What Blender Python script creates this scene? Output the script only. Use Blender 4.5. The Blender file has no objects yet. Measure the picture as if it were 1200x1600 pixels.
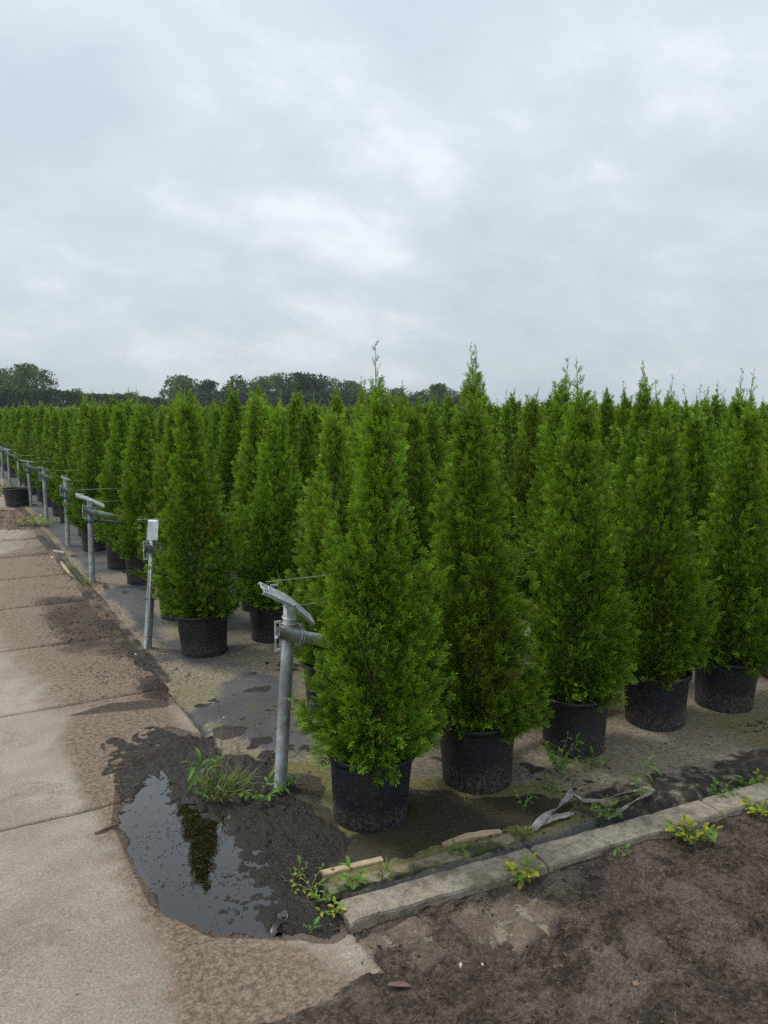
import bpy, math, random
import numpy as np
from mathutils import Vector, Matrix

R = math.radians
rng = np.random.default_rng(7)
random.seed(7)
scene = bpy.context.scene
COL = scene.collection

# ------------------------------------------------------------------ camera
CAM_H = 1.6
PITCH = 7.36
YAW = 29.7
cd = bpy.data.cameras.new('camera')
cam = bpy.data.objects.new('camera', cd)
COL.objects.link(cam)
cam.location = (0, 0, CAM_H)
cam.rotation_euler = (R(90 - PITCH), 0, R(-YAW))
cd.sensor_fit = 'VERTICAL'
cd.angle = 2 * math.atan(800 / 1200)
cd.clip_end = 3000
cd.clip_start = 0.05
scene.camera = cam

# ------------------------------------------------------------------ exposure
scene.view_settings.view_transform = 'Standard'
scene.view_settings.look = 'None'
scene.view_settings.exposure = 0.62
scene.view_settings.gamma = 1.0
scene.view_settings.use_curve_mapping = False

# ------------------------------------------------------------------ sun
SUN_EL, SUN_AZ = 60.0, -32.0          # azimuth in degrees clockwise from +Y (the direction the posts run)
sd = bpy.data.lights.new('sun', 'SUN')
sd.energy = 1.5
sd.angle = R(11)
sd.color = (1.0, 0.95, 0.88)
sun = bpy.data.objects.new('sun', sd)
COL.objects.link(sun)
sun_dir = Vector((math.sin(R(SUN_AZ)) * math.cos(R(SUN_EL)), math.cos(R(SUN_AZ)) * math.cos(R(SUN_EL)), math.sin(R(SUN_EL))))
sun.rotation_euler = sun_dir.to_track_quat('Z', 'Y').to_euler()

# ------------------------------------------------------------------ node helper
class NT:
    def __init__(s, tree):
        s.t = tree; s.n = tree.nodes; s.l = tree.links
    def node(s, typ, ins=None, **props):
        nd = s.n.new(typ)
        for k, v in props.items():
            setattr(nd, k, v)
        if ins:
            for k, v in ins.items():
                s.put(nd.inputs[k], v)
        return nd
    def put(s, sock, v):
        if isinstance(v, bpy.types.NodeSocket):
            s.l.new(v, sock)
        elif isinstance(v, bpy.types.Node):
            s.l.new(v.outputs[0], sock)
        else:
            if sock.type == 'RGBA' and len(v) == 3:
                v = (*v, 1)
            sock.default_value = v
    def math(s, op, a, b=0.0, c=None, clamp=False):
        nd = s.node('ShaderNodeMath', operation=op, use_clamp=clamp)
        s.put(nd.inputs[0], a); s.put(nd.inputs[1], b)
        if c is not None: s.put(nd.inputs[2], c)
        return nd.outputs[0]
    def noise(s, vec, scale, detail=4.0, rough=0.55, dist=0.0):
        nd = s.node('ShaderNodeTexNoise', {'Vector': vec, 'Scale': scale, 'Detail': detail, 'Roughness': rough, 'Distortion': dist})
        return nd.outputs[0]
    def mix(s, f, a, b, mode='MIX'):
        nd = s.node('ShaderNodeMix', data_type='RGBA', blend_type=mode)
        s.put(nd.inputs[0], f); s.put(nd.inputs[6], a); s.put(nd.inputs[7], b)
        return nd.outputs[2]
    def ramp(s, v, lo, hi, a=0.0, b=1.0):
        nd = s.node('ShaderNodeMapRange', {'Value': v, 'From Min': lo, 'From Max': hi, 'To Min': a, 'To Max': b}, interpolation_type='SMOOTHSTEP')
        return nd.outputs[0]

# ------------------------------------------------------------------ world: even grey-blue cloud deck
world = bpy.data.worlds.new('World')
scene.world = world
world.use_nodes = True
w = NT(world.node_tree)
w.n.clear()
sky = w.node('ShaderNodeTexSky', sky_type='NISHITA', sun_disc=False, sun_elevation=R(SUN_EL), sun_rotation=R(SUN_AZ),
             air_density=1.2, dust_density=2.5)
bg1 = w.node('ShaderNodeBackground', {'Color': sky.outputs[0], 'Strength': 0.1})
tc = w.node('ShaderNodeTexCoord')
sep = w.node('ShaderNodeSeparateXYZ', {0: tc.outputs['Generated']})
den = w.math('ADD', w.math('MAXIMUM', sep.outputs[2], 0.0), 0.42)
cx = w.math('DIVIDE', sep.outputs[0], den)
cy = w.math('DIVIDE', sep.outputs[1], den)
pl = w.node('ShaderNodeCombineXYZ', {0: cx, 1: cy, 2: 0.0})
mp = w.node('ShaderNodeMapping', {'Vector': pl.outputs[0], 'Location': (3.1, 1.7, 0), 'Rotation': (0, 0, R(-60)), 'Scale': (1.0, 1.1, 1)})
n1 = w.noise(mp.outputs[0], 1.25, 5.0, 0.48, 0.1)
mp2 = w.node('ShaderNodeMapping', {'Vector': pl.outputs[0], 'Location': (0.6, 4.2, 0), 'Rotation': (0, 0, R(-62)), 'Scale': (0.85, 1.15, 1)})
n2 = w.noise(mp2.outputs[0], 4.4, 6.0, 0.56, 0.15)
n3 = w.noise(pl.outputs[0], 0.45, 2.0, 0.5)
f = w.math('ADD', w.math('MULTIPLY', n1, 0.55), w.math('MULTIPLY', n2, 0.45))
f = w.math('ADD', f, w.math('MULTIPLY', w.math('SUBTRACT', n3, 0.5), 0.35))
lo = w.mix(w.ramp(f, 0.36, 0.54), (0.380, 0.440, 0.490), (0.447, 0.502, 0.552))
hi = w.mix(w.ramp(f, 0.505, 0.65), lo, (0.60, 0.625, 0.668))
up = w.ramp(sep.outputs[2], 0.0, 0.75, 0.93, 1.22)
hz = w.ramp(sep.outputs[2], 0.0, 0.22)
colr = w.mix(hz, w.mix(0.45, hi, (0.392, 0.452, 0.492)), hi)
colr = w.mix(1.0, colr, w.node('ShaderNodeCombineXYZ', {0: up, 1: up, 2: up}).outputs[0], 'MULTIPLY')
bg2 = w.node('ShaderNodeBackground', {'Color': colr, 'Strength': 1.0})
mx = w.node('ShaderNodeMixShader', {0: 0.92, 1: bg1.outputs[0], 2: bg2.outputs[0]})
w.node('ShaderNodeOutputWorld', {'Surface': mx.outputs[0]})

# ------------------------------------------------------------------ render settings
cy_ = scene.cycles
cy_.max_bounces = 6
cy_.diffuse_bounces = 3
cy_.glossy_bounces = 3
cy_.transmission_bounces = 4
cy_.transparent_max_bounces = 8
cy_.volume_bounces = 0
cy_.caustics_reflective = False
cy_.caustics_refractive = False
cy_.sample_clamp_indirect = 4
try:
    cy_.use_denoising = False
    cy_.denoiser = 'OPENIMAGEDENOISE'
except Exception:
    pass

# ------------------------------------------------------------------ place on the flat ground seen at a point of the photograph
def W(u, v, z=0.0, push=0.0):
    dx, dy = (u - 600) / 1200, (800 - v) / 1200
    p = R(PITCH)
    fwd, upz = math.cos(p) + dy * math.sin(p), -math.sin(p) + dy * math.cos(p)
    k = (z - CAM_H) / upz
    d, l = fwd * k + push, dx * k * (1 + push / (fwd * k))
    y = R(YAW)
    return (l * math.cos(y) + d * math.sin(y), -l * math.sin(y) + d * math.cos(y))

# ------------------------------------------------------------------ numpy noise
def _hash(ix, iy, seed):
    h = (ix.astype(np.int64) * 374761393 + iy.astype(np.int64) * 668265263 + seed * 1442695041) & 0xFFFFFFFF
    h = ((h ^ (h >> 13)) * 1274126177) & 0xFFFFFFFF
    h = (h ^ (h >> 16)) & 0xFFFFFFFF
    return h / 4294967295.0
def vnoise(x, y, seed=0):
    x0, y0 = np.floor(x), np.floor(y)
    fx, fy = x - x0, y - y0
    fx, fy = fx * fx * (3 - 2 * fx), fy * fy * (3 - 2 * fy)
    a, b = _hash(x0, y0, seed), _hash(x0 + 1, y0, seed)
    c, d = _hash(x0, y0 + 1, seed), _hash(x0 + 1, y0 + 1, seed)
    return (a * (1 - fx) + b * fx) * (1 - fy) + (c * (1 - fx) + d * fx) * fy
def fbm(x, y, scale, octv=4, seed=0, gain=0.5):
    x, y = np.asarray(x, float) * scale, np.asarray(y, float) * scale
    s, a, t = 0.0, 1.0, 0.0
    for i in range(octv):
        s = s + a * vnoise(x + 17.3 * i, y - 9.1 * i, seed + i); t += a
        a *= gain
        x, y = x * 1.9 + 0.35 * y, y * 1.9 - 0.35 * x
    return s / t
def sstep(x, a, b):
    t = np.clip((x - a) / (b - a), 0, 1)
    return t * t * (3 - 2 * t)
def sdf(x, y, poly):
    """signed distance to a polygon, positive inside"""
    P = np.array(poly, float)
    d = np.full(np.shape(x), 1e9); ins = np.zeros(np.shape(x), bool)
    n = len(P)
    for i in range(n):
        ax, ay = P[i]; bx_, by_ = P[(i + 1) % n]
        ex, ey = bx_ - ax, by_ - ay
        wx, wy = x - ax, y - ay
        t = np.clip((wx * ex + wy * ey) / (ex * ex + ey * ey), 0, 1)
        d = np.minimum(d, np.hypot(wx - ex * t, wy - ey * t))
        c = ((ay > y) != (by_ > y)) & (x < (bx_ - ax) * (y - ay) / (by_ - ay + 1e-12) + ax)
        ins ^= c
    return np.where(ins, d, -d)
def PX(pts):
    return [W(u, v) for u, v in pts]

# ------------------------------------------------------------------ mesh helpers
def mesh_np(name, V, F, mat=None, smooth=False, attrs=None):
    V = np.ascontiguousarray(V, np.float32); F = np.ascontiguousarray(F, np.int32)
    me = bpy.data.meshes.new(name)
    k = F.shape[1]
    me.vertices.add(len(V)); me.vertices.foreach_set('co', V.ravel())
    me.loops.add(F.size); me.loops.foreach_set('vertex_index', F.ravel())
    me.polygons.add(len(F)); me.polygons.foreach_set('loop_start', np.arange(0, F.size, k, dtype=np.int32))
    try: me.polygons.foreach_set('loop_total', np.full(len(F), k, np.int32))
    except Exception: pass
    if attrs:
        for an, arr in attrs.items():
            a = me.attributes.new(an, 'FLOAT_COLOR', 'POINT')
            a.data.foreach_set('color', np.ascontiguousarray(arr, np.float32).ravel())
    me.update(calc_edges=True)
    me.polygons.foreach_set('use_smooth', np.full(len(F), smooth, bool))
    if mat: me.materials.append(mat)
    return me

class MB:
    """collects verts and faces of mixed size for one mesh"""
    def __init__(s): s.v = []; s.f = []
    def add(s, vs, fs):
        o = len(s.v); s.v += [tuple(p) for p in vs]; s.f += [tuple(i + o for i in q) for q in fs]; return s
    def box(s, c, size, rot=None):
        h = [x / 2 for x in size]; vs = []
        for dx in (-1, 1):
            for dy in (-1, 1):
                for dz in (-1, 1):
                    p = Vector((dx * h[0], dy * h[1], dz * h[2]))
                    if rot is not None: p = rot @ p
                    vs.append(p + Vector(c))
        return s.add(vs, [(0, 1, 3, 2), (4, 6, 7, 5), (0, 4, 5, 1), (2, 3, 7, 6), (0, 2, 6, 4), (1, 5, 7, 3)])
    def tube(s, pts, rads, seg=10, cap=True, hollow=0.0):
        pts = [Vector(p) for p in pts]
        if not hasattr(rads, '__len__'): rads = [rads] * len(pts)
        rings = []; prev = None
        for i, p in enumerate(pts):
            d = (pts[min(i + 1, len(pts) - 1)] - pts[max(i - 1, 0)]).normalized()
            if prev is None:
                a = d.orthogonal().normalized()
            else:
                a = (prev - d * prev.dot(d)).normalized()
            prev = a; b = d.cross(a)
            rings.append([p + (a * math.cos(2 * math.pi * k / seg) + b * math.sin(2 * math.pi * k / seg)) * rads[i] for k in range(seg)])
        vs = [q for r in rings for q in r]; fs = []
        for i in range(len(pts) - 1):
            for k in range(seg):
                k2 = (k + 1) % seg
                fs.append((i * seg + k, i * seg + k2, (i + 1) * seg + k2, (i + 1) * seg + k))
        if hollow:
            n0 = len(vs)
            for i in (0, len(pts) - 1):
                d = (pts[1] - pts[0]) if i == 0 else (pts[-1] - pts[-2])
                d = d.normalized() * (1 if i == 0 else -1)
                for q in rings[i]: vs.append(pts[i] + (q - pts[i]) * hollow)
                for q in rings[i]: vs.append(pts[i] + (q - pts[i]) * hollow + d * 0.12)
                o = i * seg; a0 = n0 if i == 0 else n0 + 2 * seg
                for k in range(seg):
                    k2 = (k + 1) % seg
                    fs.append((o + k, o + k2, a0 + k2, a0 + k)); fs.append((a0 + k, a0 + k2, a0 + seg + k2, a0 + seg + k))
                fs.append(tuple(a0 + seg + k for k in range(seg)))
        elif cap:
            fs.append(tuple(range(seg))[::-1]); fs.append(tuple((len(pts) - 1) * seg + k for k in range(seg)))
        return s.add(vs, fs)
    def torus(s, c, axis, rad, thick, seg=18, tseg=6):
        ax = Vector(axis).normalized(); a = ax.orthogonal().normalized(); b = ax.cross(a); c = Vector(c)
        vs = []; fs = []
        for i in range(seg):
            t = 2 * math.pi * i / seg; r = a * math.cos(t) + b * math.sin(t)
            for j in range(tseg):
                u = 2 * math.pi * j / tseg
                vs.append(c + r * (rad + thick * math.cos(u)) + ax * (thick * math.sin(u)))
        for i in range(seg):
            for j in range(tseg):
                i2, j2 = (i + 1) % seg, (j + 1) % tseg
                fs.append((i * tseg + j, i2 * tseg + j, i2 * tseg + j2, i * tseg + j2))
        return s.add(vs, fs)
    def lathe(s, prof, seg=32):
        vs = []; fs = []
        for r, z in prof:
            for k in range(seg):
                t = 2 * math.pi * k / seg; vs.append((r * math.cos(t), r * math.sin(t), z))
        for i in range(len(prof) - 1):
            for k in range(seg):
                k2 = (k + 1) % seg
                fs.append((i * seg + k, i * seg + k2, (i + 1) * seg + k2, (i + 1) * seg + k))
        return s.add(vs, fs)
    def mesh(s, name, mat=None, smooth=False, bevel=0.0):
        me = bpy.data.meshes.new(name); me.from_pydata(s.v, [], s.f); me.update()
        if bevel:
            import bmesh
            bm = bmesh.new(); bm.from_mesh(me)
            bmesh.ops.bevel(bm, geom=list(bm.edges), offset=bevel, segments=2, affect='EDGES', profile=0.6)
            bm.to_mesh(me); bm.free()
        if smooth: me.polygons.foreach_set('use_smooth', [True] * len(me.polygons))
        if mat: me.materials.append(mat)
        return me

def link(name, me, parent=None, loc=None, rot=None, scale=None):
    o = bpy.data.objects.new(name, me); COL.objects.link(o)
    if parent: o.parent = parent
    if loc is not None: o.location = loc
    if rot is not None: o.rotation_euler = rot
    if scale is not None: o.scale = scale if hasattr(scale, '__len__') else (scale,) * 3
    return o
def tag(o, label=None, cat=None, group=None, kind=None):
    if label: o['label'] = label
    if cat: o['category'] = cat
    if group: o['group'] = group
    if kind: o['kind'] = kind
    return o
def thing(name, label, cat, loc=(0, 0, 0), rotz=0.0, group=None):
    o = bpy.data.objects.new(name, None); COL.objects.link(o)
    o.location = loc; o.rotation_euler = (0, 0, rotz); o.empty_display_size = 0.1
    return tag(o, label, cat, group)

# ------------------------------------------------------------------ materials
def mat_new(name):
    m = bpy.data.materials.new(name); m.use_nodes = True
    t = NT(m.node_tree); t.n.clear()
    return m, t
def finish(t, col, rough=0.8, bump=None, bump_d=0.01, metal=0.0, spec=0.5, **kw):
    p = t.node('ShaderNodeBsdfPrincipled', {'Base Color': col, 'Roughness': rough, 'Metallic': metal, 'Specular IOR Level': spec})
    for k, v in kw.items(): t.put(p.inputs[k.replace('_', ' ')], v)
    if bump is not None:
        b = t.node('ShaderNodeBump', {'Height': bump, 'Distance': bump_d, 'Strength': 1.0})
        t.l.new(b.outputs[0], p.inputs['Normal'])
    t.node('ShaderNodeOutputMaterial', {'Surface': p.outputs[0]})
    return p
def objco(t):
    return t.node('ShaderNodeTexCoord').outputs['Object']
def world_pos(t):
    return t.node('ShaderNodeNewGeometry').outputs['Position']

def foliage_mat(name, old, young, dry, transl=0.25, var=0.3, gloss=0.42):
    m, t = mat_new(name)
    at = t.node('ShaderNodeAttribute', attribute_name='tint')
    s = t.node('ShaderNodeSeparateColor', {0: at.outputs['Color']})
    oi = t.node('ShaderNodeObjectInfo')
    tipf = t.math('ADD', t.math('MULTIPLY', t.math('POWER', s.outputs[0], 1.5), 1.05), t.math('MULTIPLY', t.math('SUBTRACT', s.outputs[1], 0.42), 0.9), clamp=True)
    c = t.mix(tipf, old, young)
    c = t.mix(t.ramp(s.outputs[2], 0.5, 1.0), c, dry)
    hs = t.node('ShaderNodeHueSaturation', {'Color': c,
                'Hue': t.math('ADD', 0.5 - 0.002, t.math('MULTIPLY', oi.outputs['Random'], 0.010)),
                'Saturation': 1.0,
                'Value': t.math('ADD', 1 - var * 0.5, t.math('MULTIPLY', oi.outputs['Random'], var))})
    p = t.node('ShaderNodeBsdfPrincipled', {'Base Color': hs.outputs[0], 'Roughness': gloss, 'Specular IOR Level': 0.12})
    tr = t.node('ShaderNodeBsdfTranslucent', {'Color': t.mix(0.5, hs.outputs[0], young)})
    mxs = t.node('ShaderNodeMixShader', {0: transl, 1: p.outputs[0], 2: tr.outputs[0]})
    t.node('ShaderNodeOutputMaterial', {'Surface': mxs.outputs[0]})
    return m
M = {}
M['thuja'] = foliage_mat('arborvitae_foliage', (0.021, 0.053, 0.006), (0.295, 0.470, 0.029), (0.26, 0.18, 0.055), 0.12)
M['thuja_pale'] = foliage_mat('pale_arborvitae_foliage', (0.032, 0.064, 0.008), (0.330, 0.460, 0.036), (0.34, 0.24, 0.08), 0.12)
M['tree_leaf'] = foliage_mat('broadleaf_crown', (0.055, 0.105, 0.022), (0.130, 0.200, 0.045), (0.09, 0.08, 0.03), 0.15, 0.45, 0.7)
M['tree_dark'] = foliage_mat('dark_crown', (0.028, 0.050, 0.024), (0.062, 0.090, 0.040), (0.05, 0.05, 0.03), 0.1, 0.2, 0.7)
M['hedge'] = foliage_mat('hedge_leaf', (0.040, 0.075, 0.022), (0.075, 0.120, 0.034), (0.06, 0.05, 0.02), 0.1, 0.2, 0.7)
M['weed_green'] = foliage_mat('weed_leaf', (0.10, 0.21, 0.035), (0.19, 0.34, 0.06), (0.3, 0.28, 0.06), 0.35, 0.3, 0.5)
M['weed_yellow'] = foliage_mat('yellowed_weed_leaf', (0.24, 0.28, 0.035), (0.46, 0.44, 0.05), (0.55, 0.35, 0.06), 0.3, 0.3, 0.5)
M['grass'] = foliage_mat('grass_blade', (0.13, 0.18, 0.05), (0.28, 0.31, 0.10), (0.42, 0.36, 0.18), 0.3, 0.3, 0.5)
M['dry_stalk'] = foliage_mat('dry_stalk', (0.30, 0.26, 0.17), (0.45, 0.41, 0.30), (0.5, 0.4, 0.25), 0.1, 0.2, 0.8)

def plain(name, col, rough=0.8, var=0.25, scale=30, bump=0.3, bd=0.003, metal=0.0, spec=0.4):
    m, t = mat_new(name)
    oc = objco(t)
    n = t.noise(oc, scale, 5, 0.6)
    n_ = t.noise(oc, scale * 0.18, 3, 0.5)
    k = t.math('ADD', t.math('MULTIPLY', n, 0.6), t.math('MULTIPLY', n_, 0.4))
    c = t.mix(t.ramp(k, 0.3, 0.7), tuple(x * (1 - var) for x in col), tuple(min(1, x * (1 + var)) for x in col))
    finish(t, c, rough, t.math('MULTIPLY', n, bump), bd, metal, spec)
    return m
M['bark'] = plain('bark', (0.12, 0.085, 0.055), 0.9, 0.35, 60, 1.0, 0.004)
M['stem'] = plain('green_brown_stem', (0.13, 0.085, 0.045), 0.8, 0.3, 80)
M['leader'] = plain('leader_stem', (0.15, 0.17, 0.06), 0.7, 0.2, 80)
M['peat'] = plain('peat', (0.075, 0.045, 0.028), 0.95, 0.5, 70, 1.0, 0.012)
M['rubber'] = plain('black_tie', (0.015, 0.015, 0.016), 0.6)
M['green_plastic'] = plain('green_fitting', (0.03, 0.13, 0.10), 0.5)
M['white_plastic'] = plain('white_plastic', (0.72, 0.72, 0.70), 0.5, 0.1)
M['wood'] = plain('weathered_batten', (0.38, 0.285, 0.18), 0.85, 0.25, 18, 1.0, 0.003)
M['leaf_purple'] = plain('fallen_leaf', (0.16, 0.085, 0.085), 0.6, 0.2)
M['leaf_red'] = plain('red_leaf', (0.30, 0.07, 0.05), 0.6, 0.2)
M['leaf_brown'] = plain('brown_leaf', (0.25, 0.15, 0.09), 0.7, 0.3)
M['leaf_dark'] = plain('dark_wet_leaf', (0.035, 0.032, 0.03), 0.35, 0.3)
M['chip_tan'] = plain('wood_fibre', (0.25, 0.18, 0.115), 0.9, 0.45, 12)
M['chip_brown'] = plain('bark_fibre', (0.13, 0.085, 0.055), 0.9, 0.5, 12)
M['clod'] = plain('clod', (0.040, 0.030, 0.023), 0.85, 0.5, 40, 1.0, 0.01)

# galvanised steel
m, t = mat_new('galvanised_steel'); oc = objco(t)
n = t.noise(oc, 14, 6, 0.65); nf = t.noise(oc, 90, 3, 0.6)
v = t.node('ShaderNodeTexVoronoi', {'Vector': oc, 'Scale': 70.0})
c = t.mix(t.ramp(n, 0.35, 0.68), (0.23, 0.24, 0.235), (0.42, 0.445, 0.445))
c = t.mix(t.ramp(t.noise(oc, 7, 6, 0.7), 0.56, 0.70), c, (0.20, 0.19, 0.155))
c = t.mix(0.18, c, v.outputs[1], 'MULTIPLY')
finish(t, c, t.ramp(n, 0.3, 0.7, 0.62, 0.42), nf, 0.0015, 0.35, 0.5)
M['galv'] = m
m, t = mat_new('bright_zinc'); oc = objco(t)
n = t.noise(oc, 25, 6, 0.65)
c = t.mix(t.ramp(n, 0.35, 0.65), (0.38, 0.41, 0.42), (0.60, 0.63, 0.65))
c = t.mix(t.ramp(t.noise(oc, 60, 5, 0.7), 0.60, 0.72), c, (0.30, 0.30, 0.25))
finish(t, c, 0.5, n, 0.001, 0.25, 0.5)
M['zinc'] = m
m, t = mat_new('wire_steel')
finish(t, (0.50, 0.52, 0.52), 0.4, metal=0.5)
M['wire'] = m

# black plastic pot, dried splashes near the foot
m, t = mat_new('black_pot_plastic'); oc = objco(t)
oi = t.node('ShaderNodeObjectInfo')
ofs = t.node('ShaderNodeVectorMath', {0: oc, 1: t.node('ShaderNodeCombineXYZ', {0: t.math('MULTIPLY', oi.outputs['Random'], 37.0), 1: 0.0, 2: 0.0}).outputs[0]}, operation='ADD').outputs[0]
z = t.node('ShaderNodeSeparateXYZ', {0: oc}).outputs[2]
low = t.ramp(z, 0.0, 0.24, 1.0, 0.0)
sp = t.node('ShaderNodeTexVoronoi', {'Vector': ofs, 'Scale': 38.0, 'Randomness': 1.0})
spots = t.math('MULTIPLY', t.ramp(sp.outputs[0], 0.10, 0.42, 1.0, 0.0), t.ramp(t.noise(ofs, 22, 4, 0.6), 0.44, 0.60))
dust = t.math('MULTIPLY', t.ramp(t.noise(ofs, 75, 6, 0.75), 0.42, 0.68), t.ramp(t.math('ADD', low, t.math('MULTIPLY', t.noise(ofs, 5, 3, 0.5), 1.1)), 0.95, 1.5))
film = t.ramp(t.noise(ofs, 5, 4, 0.6), 0.35, 0.75, 0.0, 0.25)
c = t.mix(film, (0.014, 0.015, 0.019), (0.045, 0.044, 0.047))
c = t.mix(t.math('MULTIPLY', spots, 0.28), c, (0.12, 0.115, 0.115))
c = t.mix(t.math('MULTIPLY', dust, 0.55), c, (0.20, 0.175, 0.145))
finish(t, c, t.math('ADD', 0.42, t.math('MULTIPLY', dust, 0.4), clamp=True), t.noise(ofs, 40, 3, 0.5), 0.001, 0.0, 0.45)
M['pot'] = m

# ground sheet material: attribute 'cover' = silt, algae, wet, soil ; 'cover2' = mud, mat-dark, litter, -
m, t = mat_new('yard_ground'); wp = world_pos(t)
a1 = t.node('ShaderNodeAttribute', attribute_name='cover'); a2 = t.node('ShaderNodeAttribute', attribute_name='cover2')
s1 = t.node('ShaderNodeSeparateColor', {0: a1.outputs['Color']}); s2 = t.node('ShaderNodeSeparateColor', {0: a2.outputs['Color']})
nA = t.noise(wp, 9, 6, 0.65); nB = t.noise(wp, 42, 6, 0.7); nC = t.noise(wp, 170, 4, 0.7); nD = t.noise(wp, 2.2, 5, 0.6)
det = t.math('ADD', t.math('MULTIPLY', nA, 0.5), t.math('MULTIPLY', nB, 0.5))
def crisp(x, amt=0.7, wdt=0.16):
    return t.ramp(t.math('ADD', x, t.math('MULTIPLY', t.math('SUBTRACT', det, 0.5), amt)), 0.5 - wdt, 0.5 + wdt)
weave = t.node('ShaderNodeTexWave', {'Vector': wp, 'Scale': 55.0, 'Distortion': 0.6, 'Detail': 1.0}, wave_type='BANDS', bands_direction='X').outputs[1]
mat_c = t.mix(t.ramp(nD, 0.35, 0.65), (0.060, 0.062, 0.068), (0.105, 0.105, 0.108))
mat_c = t.mix(t.ramp(nC, 0.3, 0.7, 0.0, 0.25), mat_c, (0.15, 0.145, 0.135))
silt = t.mix(t.ramp(nB, 0.32, 0.68), (0.155, 0.126, 0.090), (0.325, 0.280, 0.210))
silt = t.mix(t.ramp(nC, 0.60, 0.72), silt, (0.08, 0.065, 0.05))
c = t.mix(crisp(s1.outputs[0], 1.0, 0.25), mat_c, silt)
alg = t.mix(t.ramp(nB, 0.3, 0.7), (0.115, 0.105, 0.030), (0.19, 0.172, 0.055))
c = t.mix(t.math('MULTIPLY', crisp(s1.outputs[1], 1.1, 0.3), 0.85), c, alg)
soil = t.mix(t.ramp(det, 0.38, 0.62), (0.046, 0.033, 0.025), (0.215, 0.160, 0.125))
soil = t.mix(t.math('MULTIPLY', t.ramp(nD, 0.45, 0.62, 0.0, 0.75), t.ramp(nA, .38, .58)), soil, (0.275, 0.216, 0.172))
soil = t.mix(t.ramp(nC, 0.58, 0.72), soil, (0.24, 0.180, 0.13))
c = t.mix(crisp(s1.outputs[3] if len(s1.outputs) > 3 else a1.outputs['Alpha'], 0.9, 0.15), c, soil)
mud = t.mix(t.ramp(nB, 0.3, 0.7), (0.018, 0.015, 0.013), (0.056, 0.046, 0.038))
mudm = crisp(s2.outputs[0], 0.9, 0.14)
c = t.mix(mudm, c, mud)
lit = crisp(s2.outputs[2], 1.2, 0.2)
litc = t.mix(t.ramp(nC, 0.35, 0.65), (0.075, 0.05, 0.036), (0.22, 0.15, 0.105))
c = t.mix(lit, c, litc)
nG = t.noise(wp, 105, 4, 0.75)
gr = t.ramp(nG, 0.36, 0.64, t.math('SUBTRACT', 0.82, t.math('MULTIPLY', a1.outputs['Alpha'], 0.2)), t.math('ADD', 1.16, t.math('MULTIPLY', a1.outputs['Alpha'], 0.2)))
c = t.mix(1.0, c, t.node('ShaderNodeCombineXYZ', {0: gr, 1: gr, 2: gr}).outputs[0], 'MULTIPLY')
wet = crisp(s1.outputs[2], 0.9, 0.10)
dark = t.mix(1.0, c, (0.34, 0.32, 0.29), 'MULTIPLY')
dark = t.mix(0.55, dark, (0.040, 0.034, 0.028))
c = t.mix(wet, c, dark)
rgh = t.math('SUBTRACT', 0.92, t.math('MULTIPLY', wet, 0.62))
rgh = t.math('SUBTRACT', rgh, t.math('MULTIPLY', mudm, t.ramp(nA, 0.35, 0.6, 0.45, 0.05)), clamp=True)
rough_amt = t.math('ADD', t.math('MULTIPLY', crisp(a1.outputs['Alpha']), 0.7), t.math('ADD', t.math('MULTIPLY', mudm, 0.12), 0.24))
bh = t.math('MULTIPLY', t.math('ADD', t.math('ADD', nB, t.math('MULTIPLY', nC, t.math('SUBTRACT', 0.45, t.math('MULTIPLY', wet, 0.35)))), t.math('MULTIPLY', weave, 0.03)), rough_amt)
finish(t, c, t.math('MAXIMUM', rgh, t.ramp(nD, 0.42, 0.56, 0.46, 0.22)), bh, 0.042, 0.0, 0.32)
M['ground'] = m

# concrete slab material: 'cover' = fines, dark mud, damp, pale
m, t = mat_new('yard_concrete'); wp = world_pos(t)
a1 = t.node('ShaderNodeAttribute', attribute_name='cover'); s1 = t.node('ShaderNodeSeparateColor', {0: a1.outputs['Color']})
nA = t.noise(wp, 7, 6, 0.65); nB = t.noise(wp, 45, 6, 0.7); nC = t.noise(wp, 220, 4, 0.7); nD = t.noise(wp, 1.7, 5, 0.6)
det = t.math('ADD', t.math('MULTIPLY', nA, 0.5), t.math('MULTIPLY', nB, 0.5))
def crisp(x, amt=0.7, wdt=0.16):
    return t.ramp(t.math('ADD', x, t.math('MULTIPLY', t.math('SUBTRACT', det, 0.5), amt)), 0.5 - wdt, 0.5 + wdt)
con = t.mix(t.ramp(nD, 0.32, 0.68), (0.280, 0.235, 0.187), (0.420, 0.367, 0.302))
con = t.mix(t.ramp(nC, 0.35, 0.7, 0.0, 0.45), con, (0.20, 0.165, 0.135))
nG = t.noise(wp, 115, 4, 0.75)
vo = t.node('ShaderNodeTexVoronoi', {'Vector': wp, 'Scale': 130.0, 'Randomness': 1.0})
agg = t.math('MULTIPLY', t.ramp(vo.outputs[0], 0.14, 0.26, 1.0, 0.0), t.ramp(t.node('ShaderNodeSeparateColor', {0: vo.outputs[1]}).outputs[0], 0.50, 0.70))
con = t.mix(t.math('MULTIPLY', agg, t.ramp(s1.outputs[0], 0.2, 0.7, 0.75, 0.1)), con, (0.52, 0.48, 0.42))
fin = t.mix(t.ramp(nB, 0.34, 0.66), (0.100, 0.066, 0.046), (0.300, 0.220, 0.160))
fin = t.mix(t.ramp(nC, 0.55, 0.72), fin, (0.42, 0.34, 0.26))
stain = t.math('MULTIPLY', t.ramp(t.noise(wp, 3.4, 7, 0.7, 0.6), 0.50, 0.66), t.ramp(nB, 0.35, 0.6, 0.15, 0.6))
con = t.mix(stain, con, (0.165, 0.125, 0.095))
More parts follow.
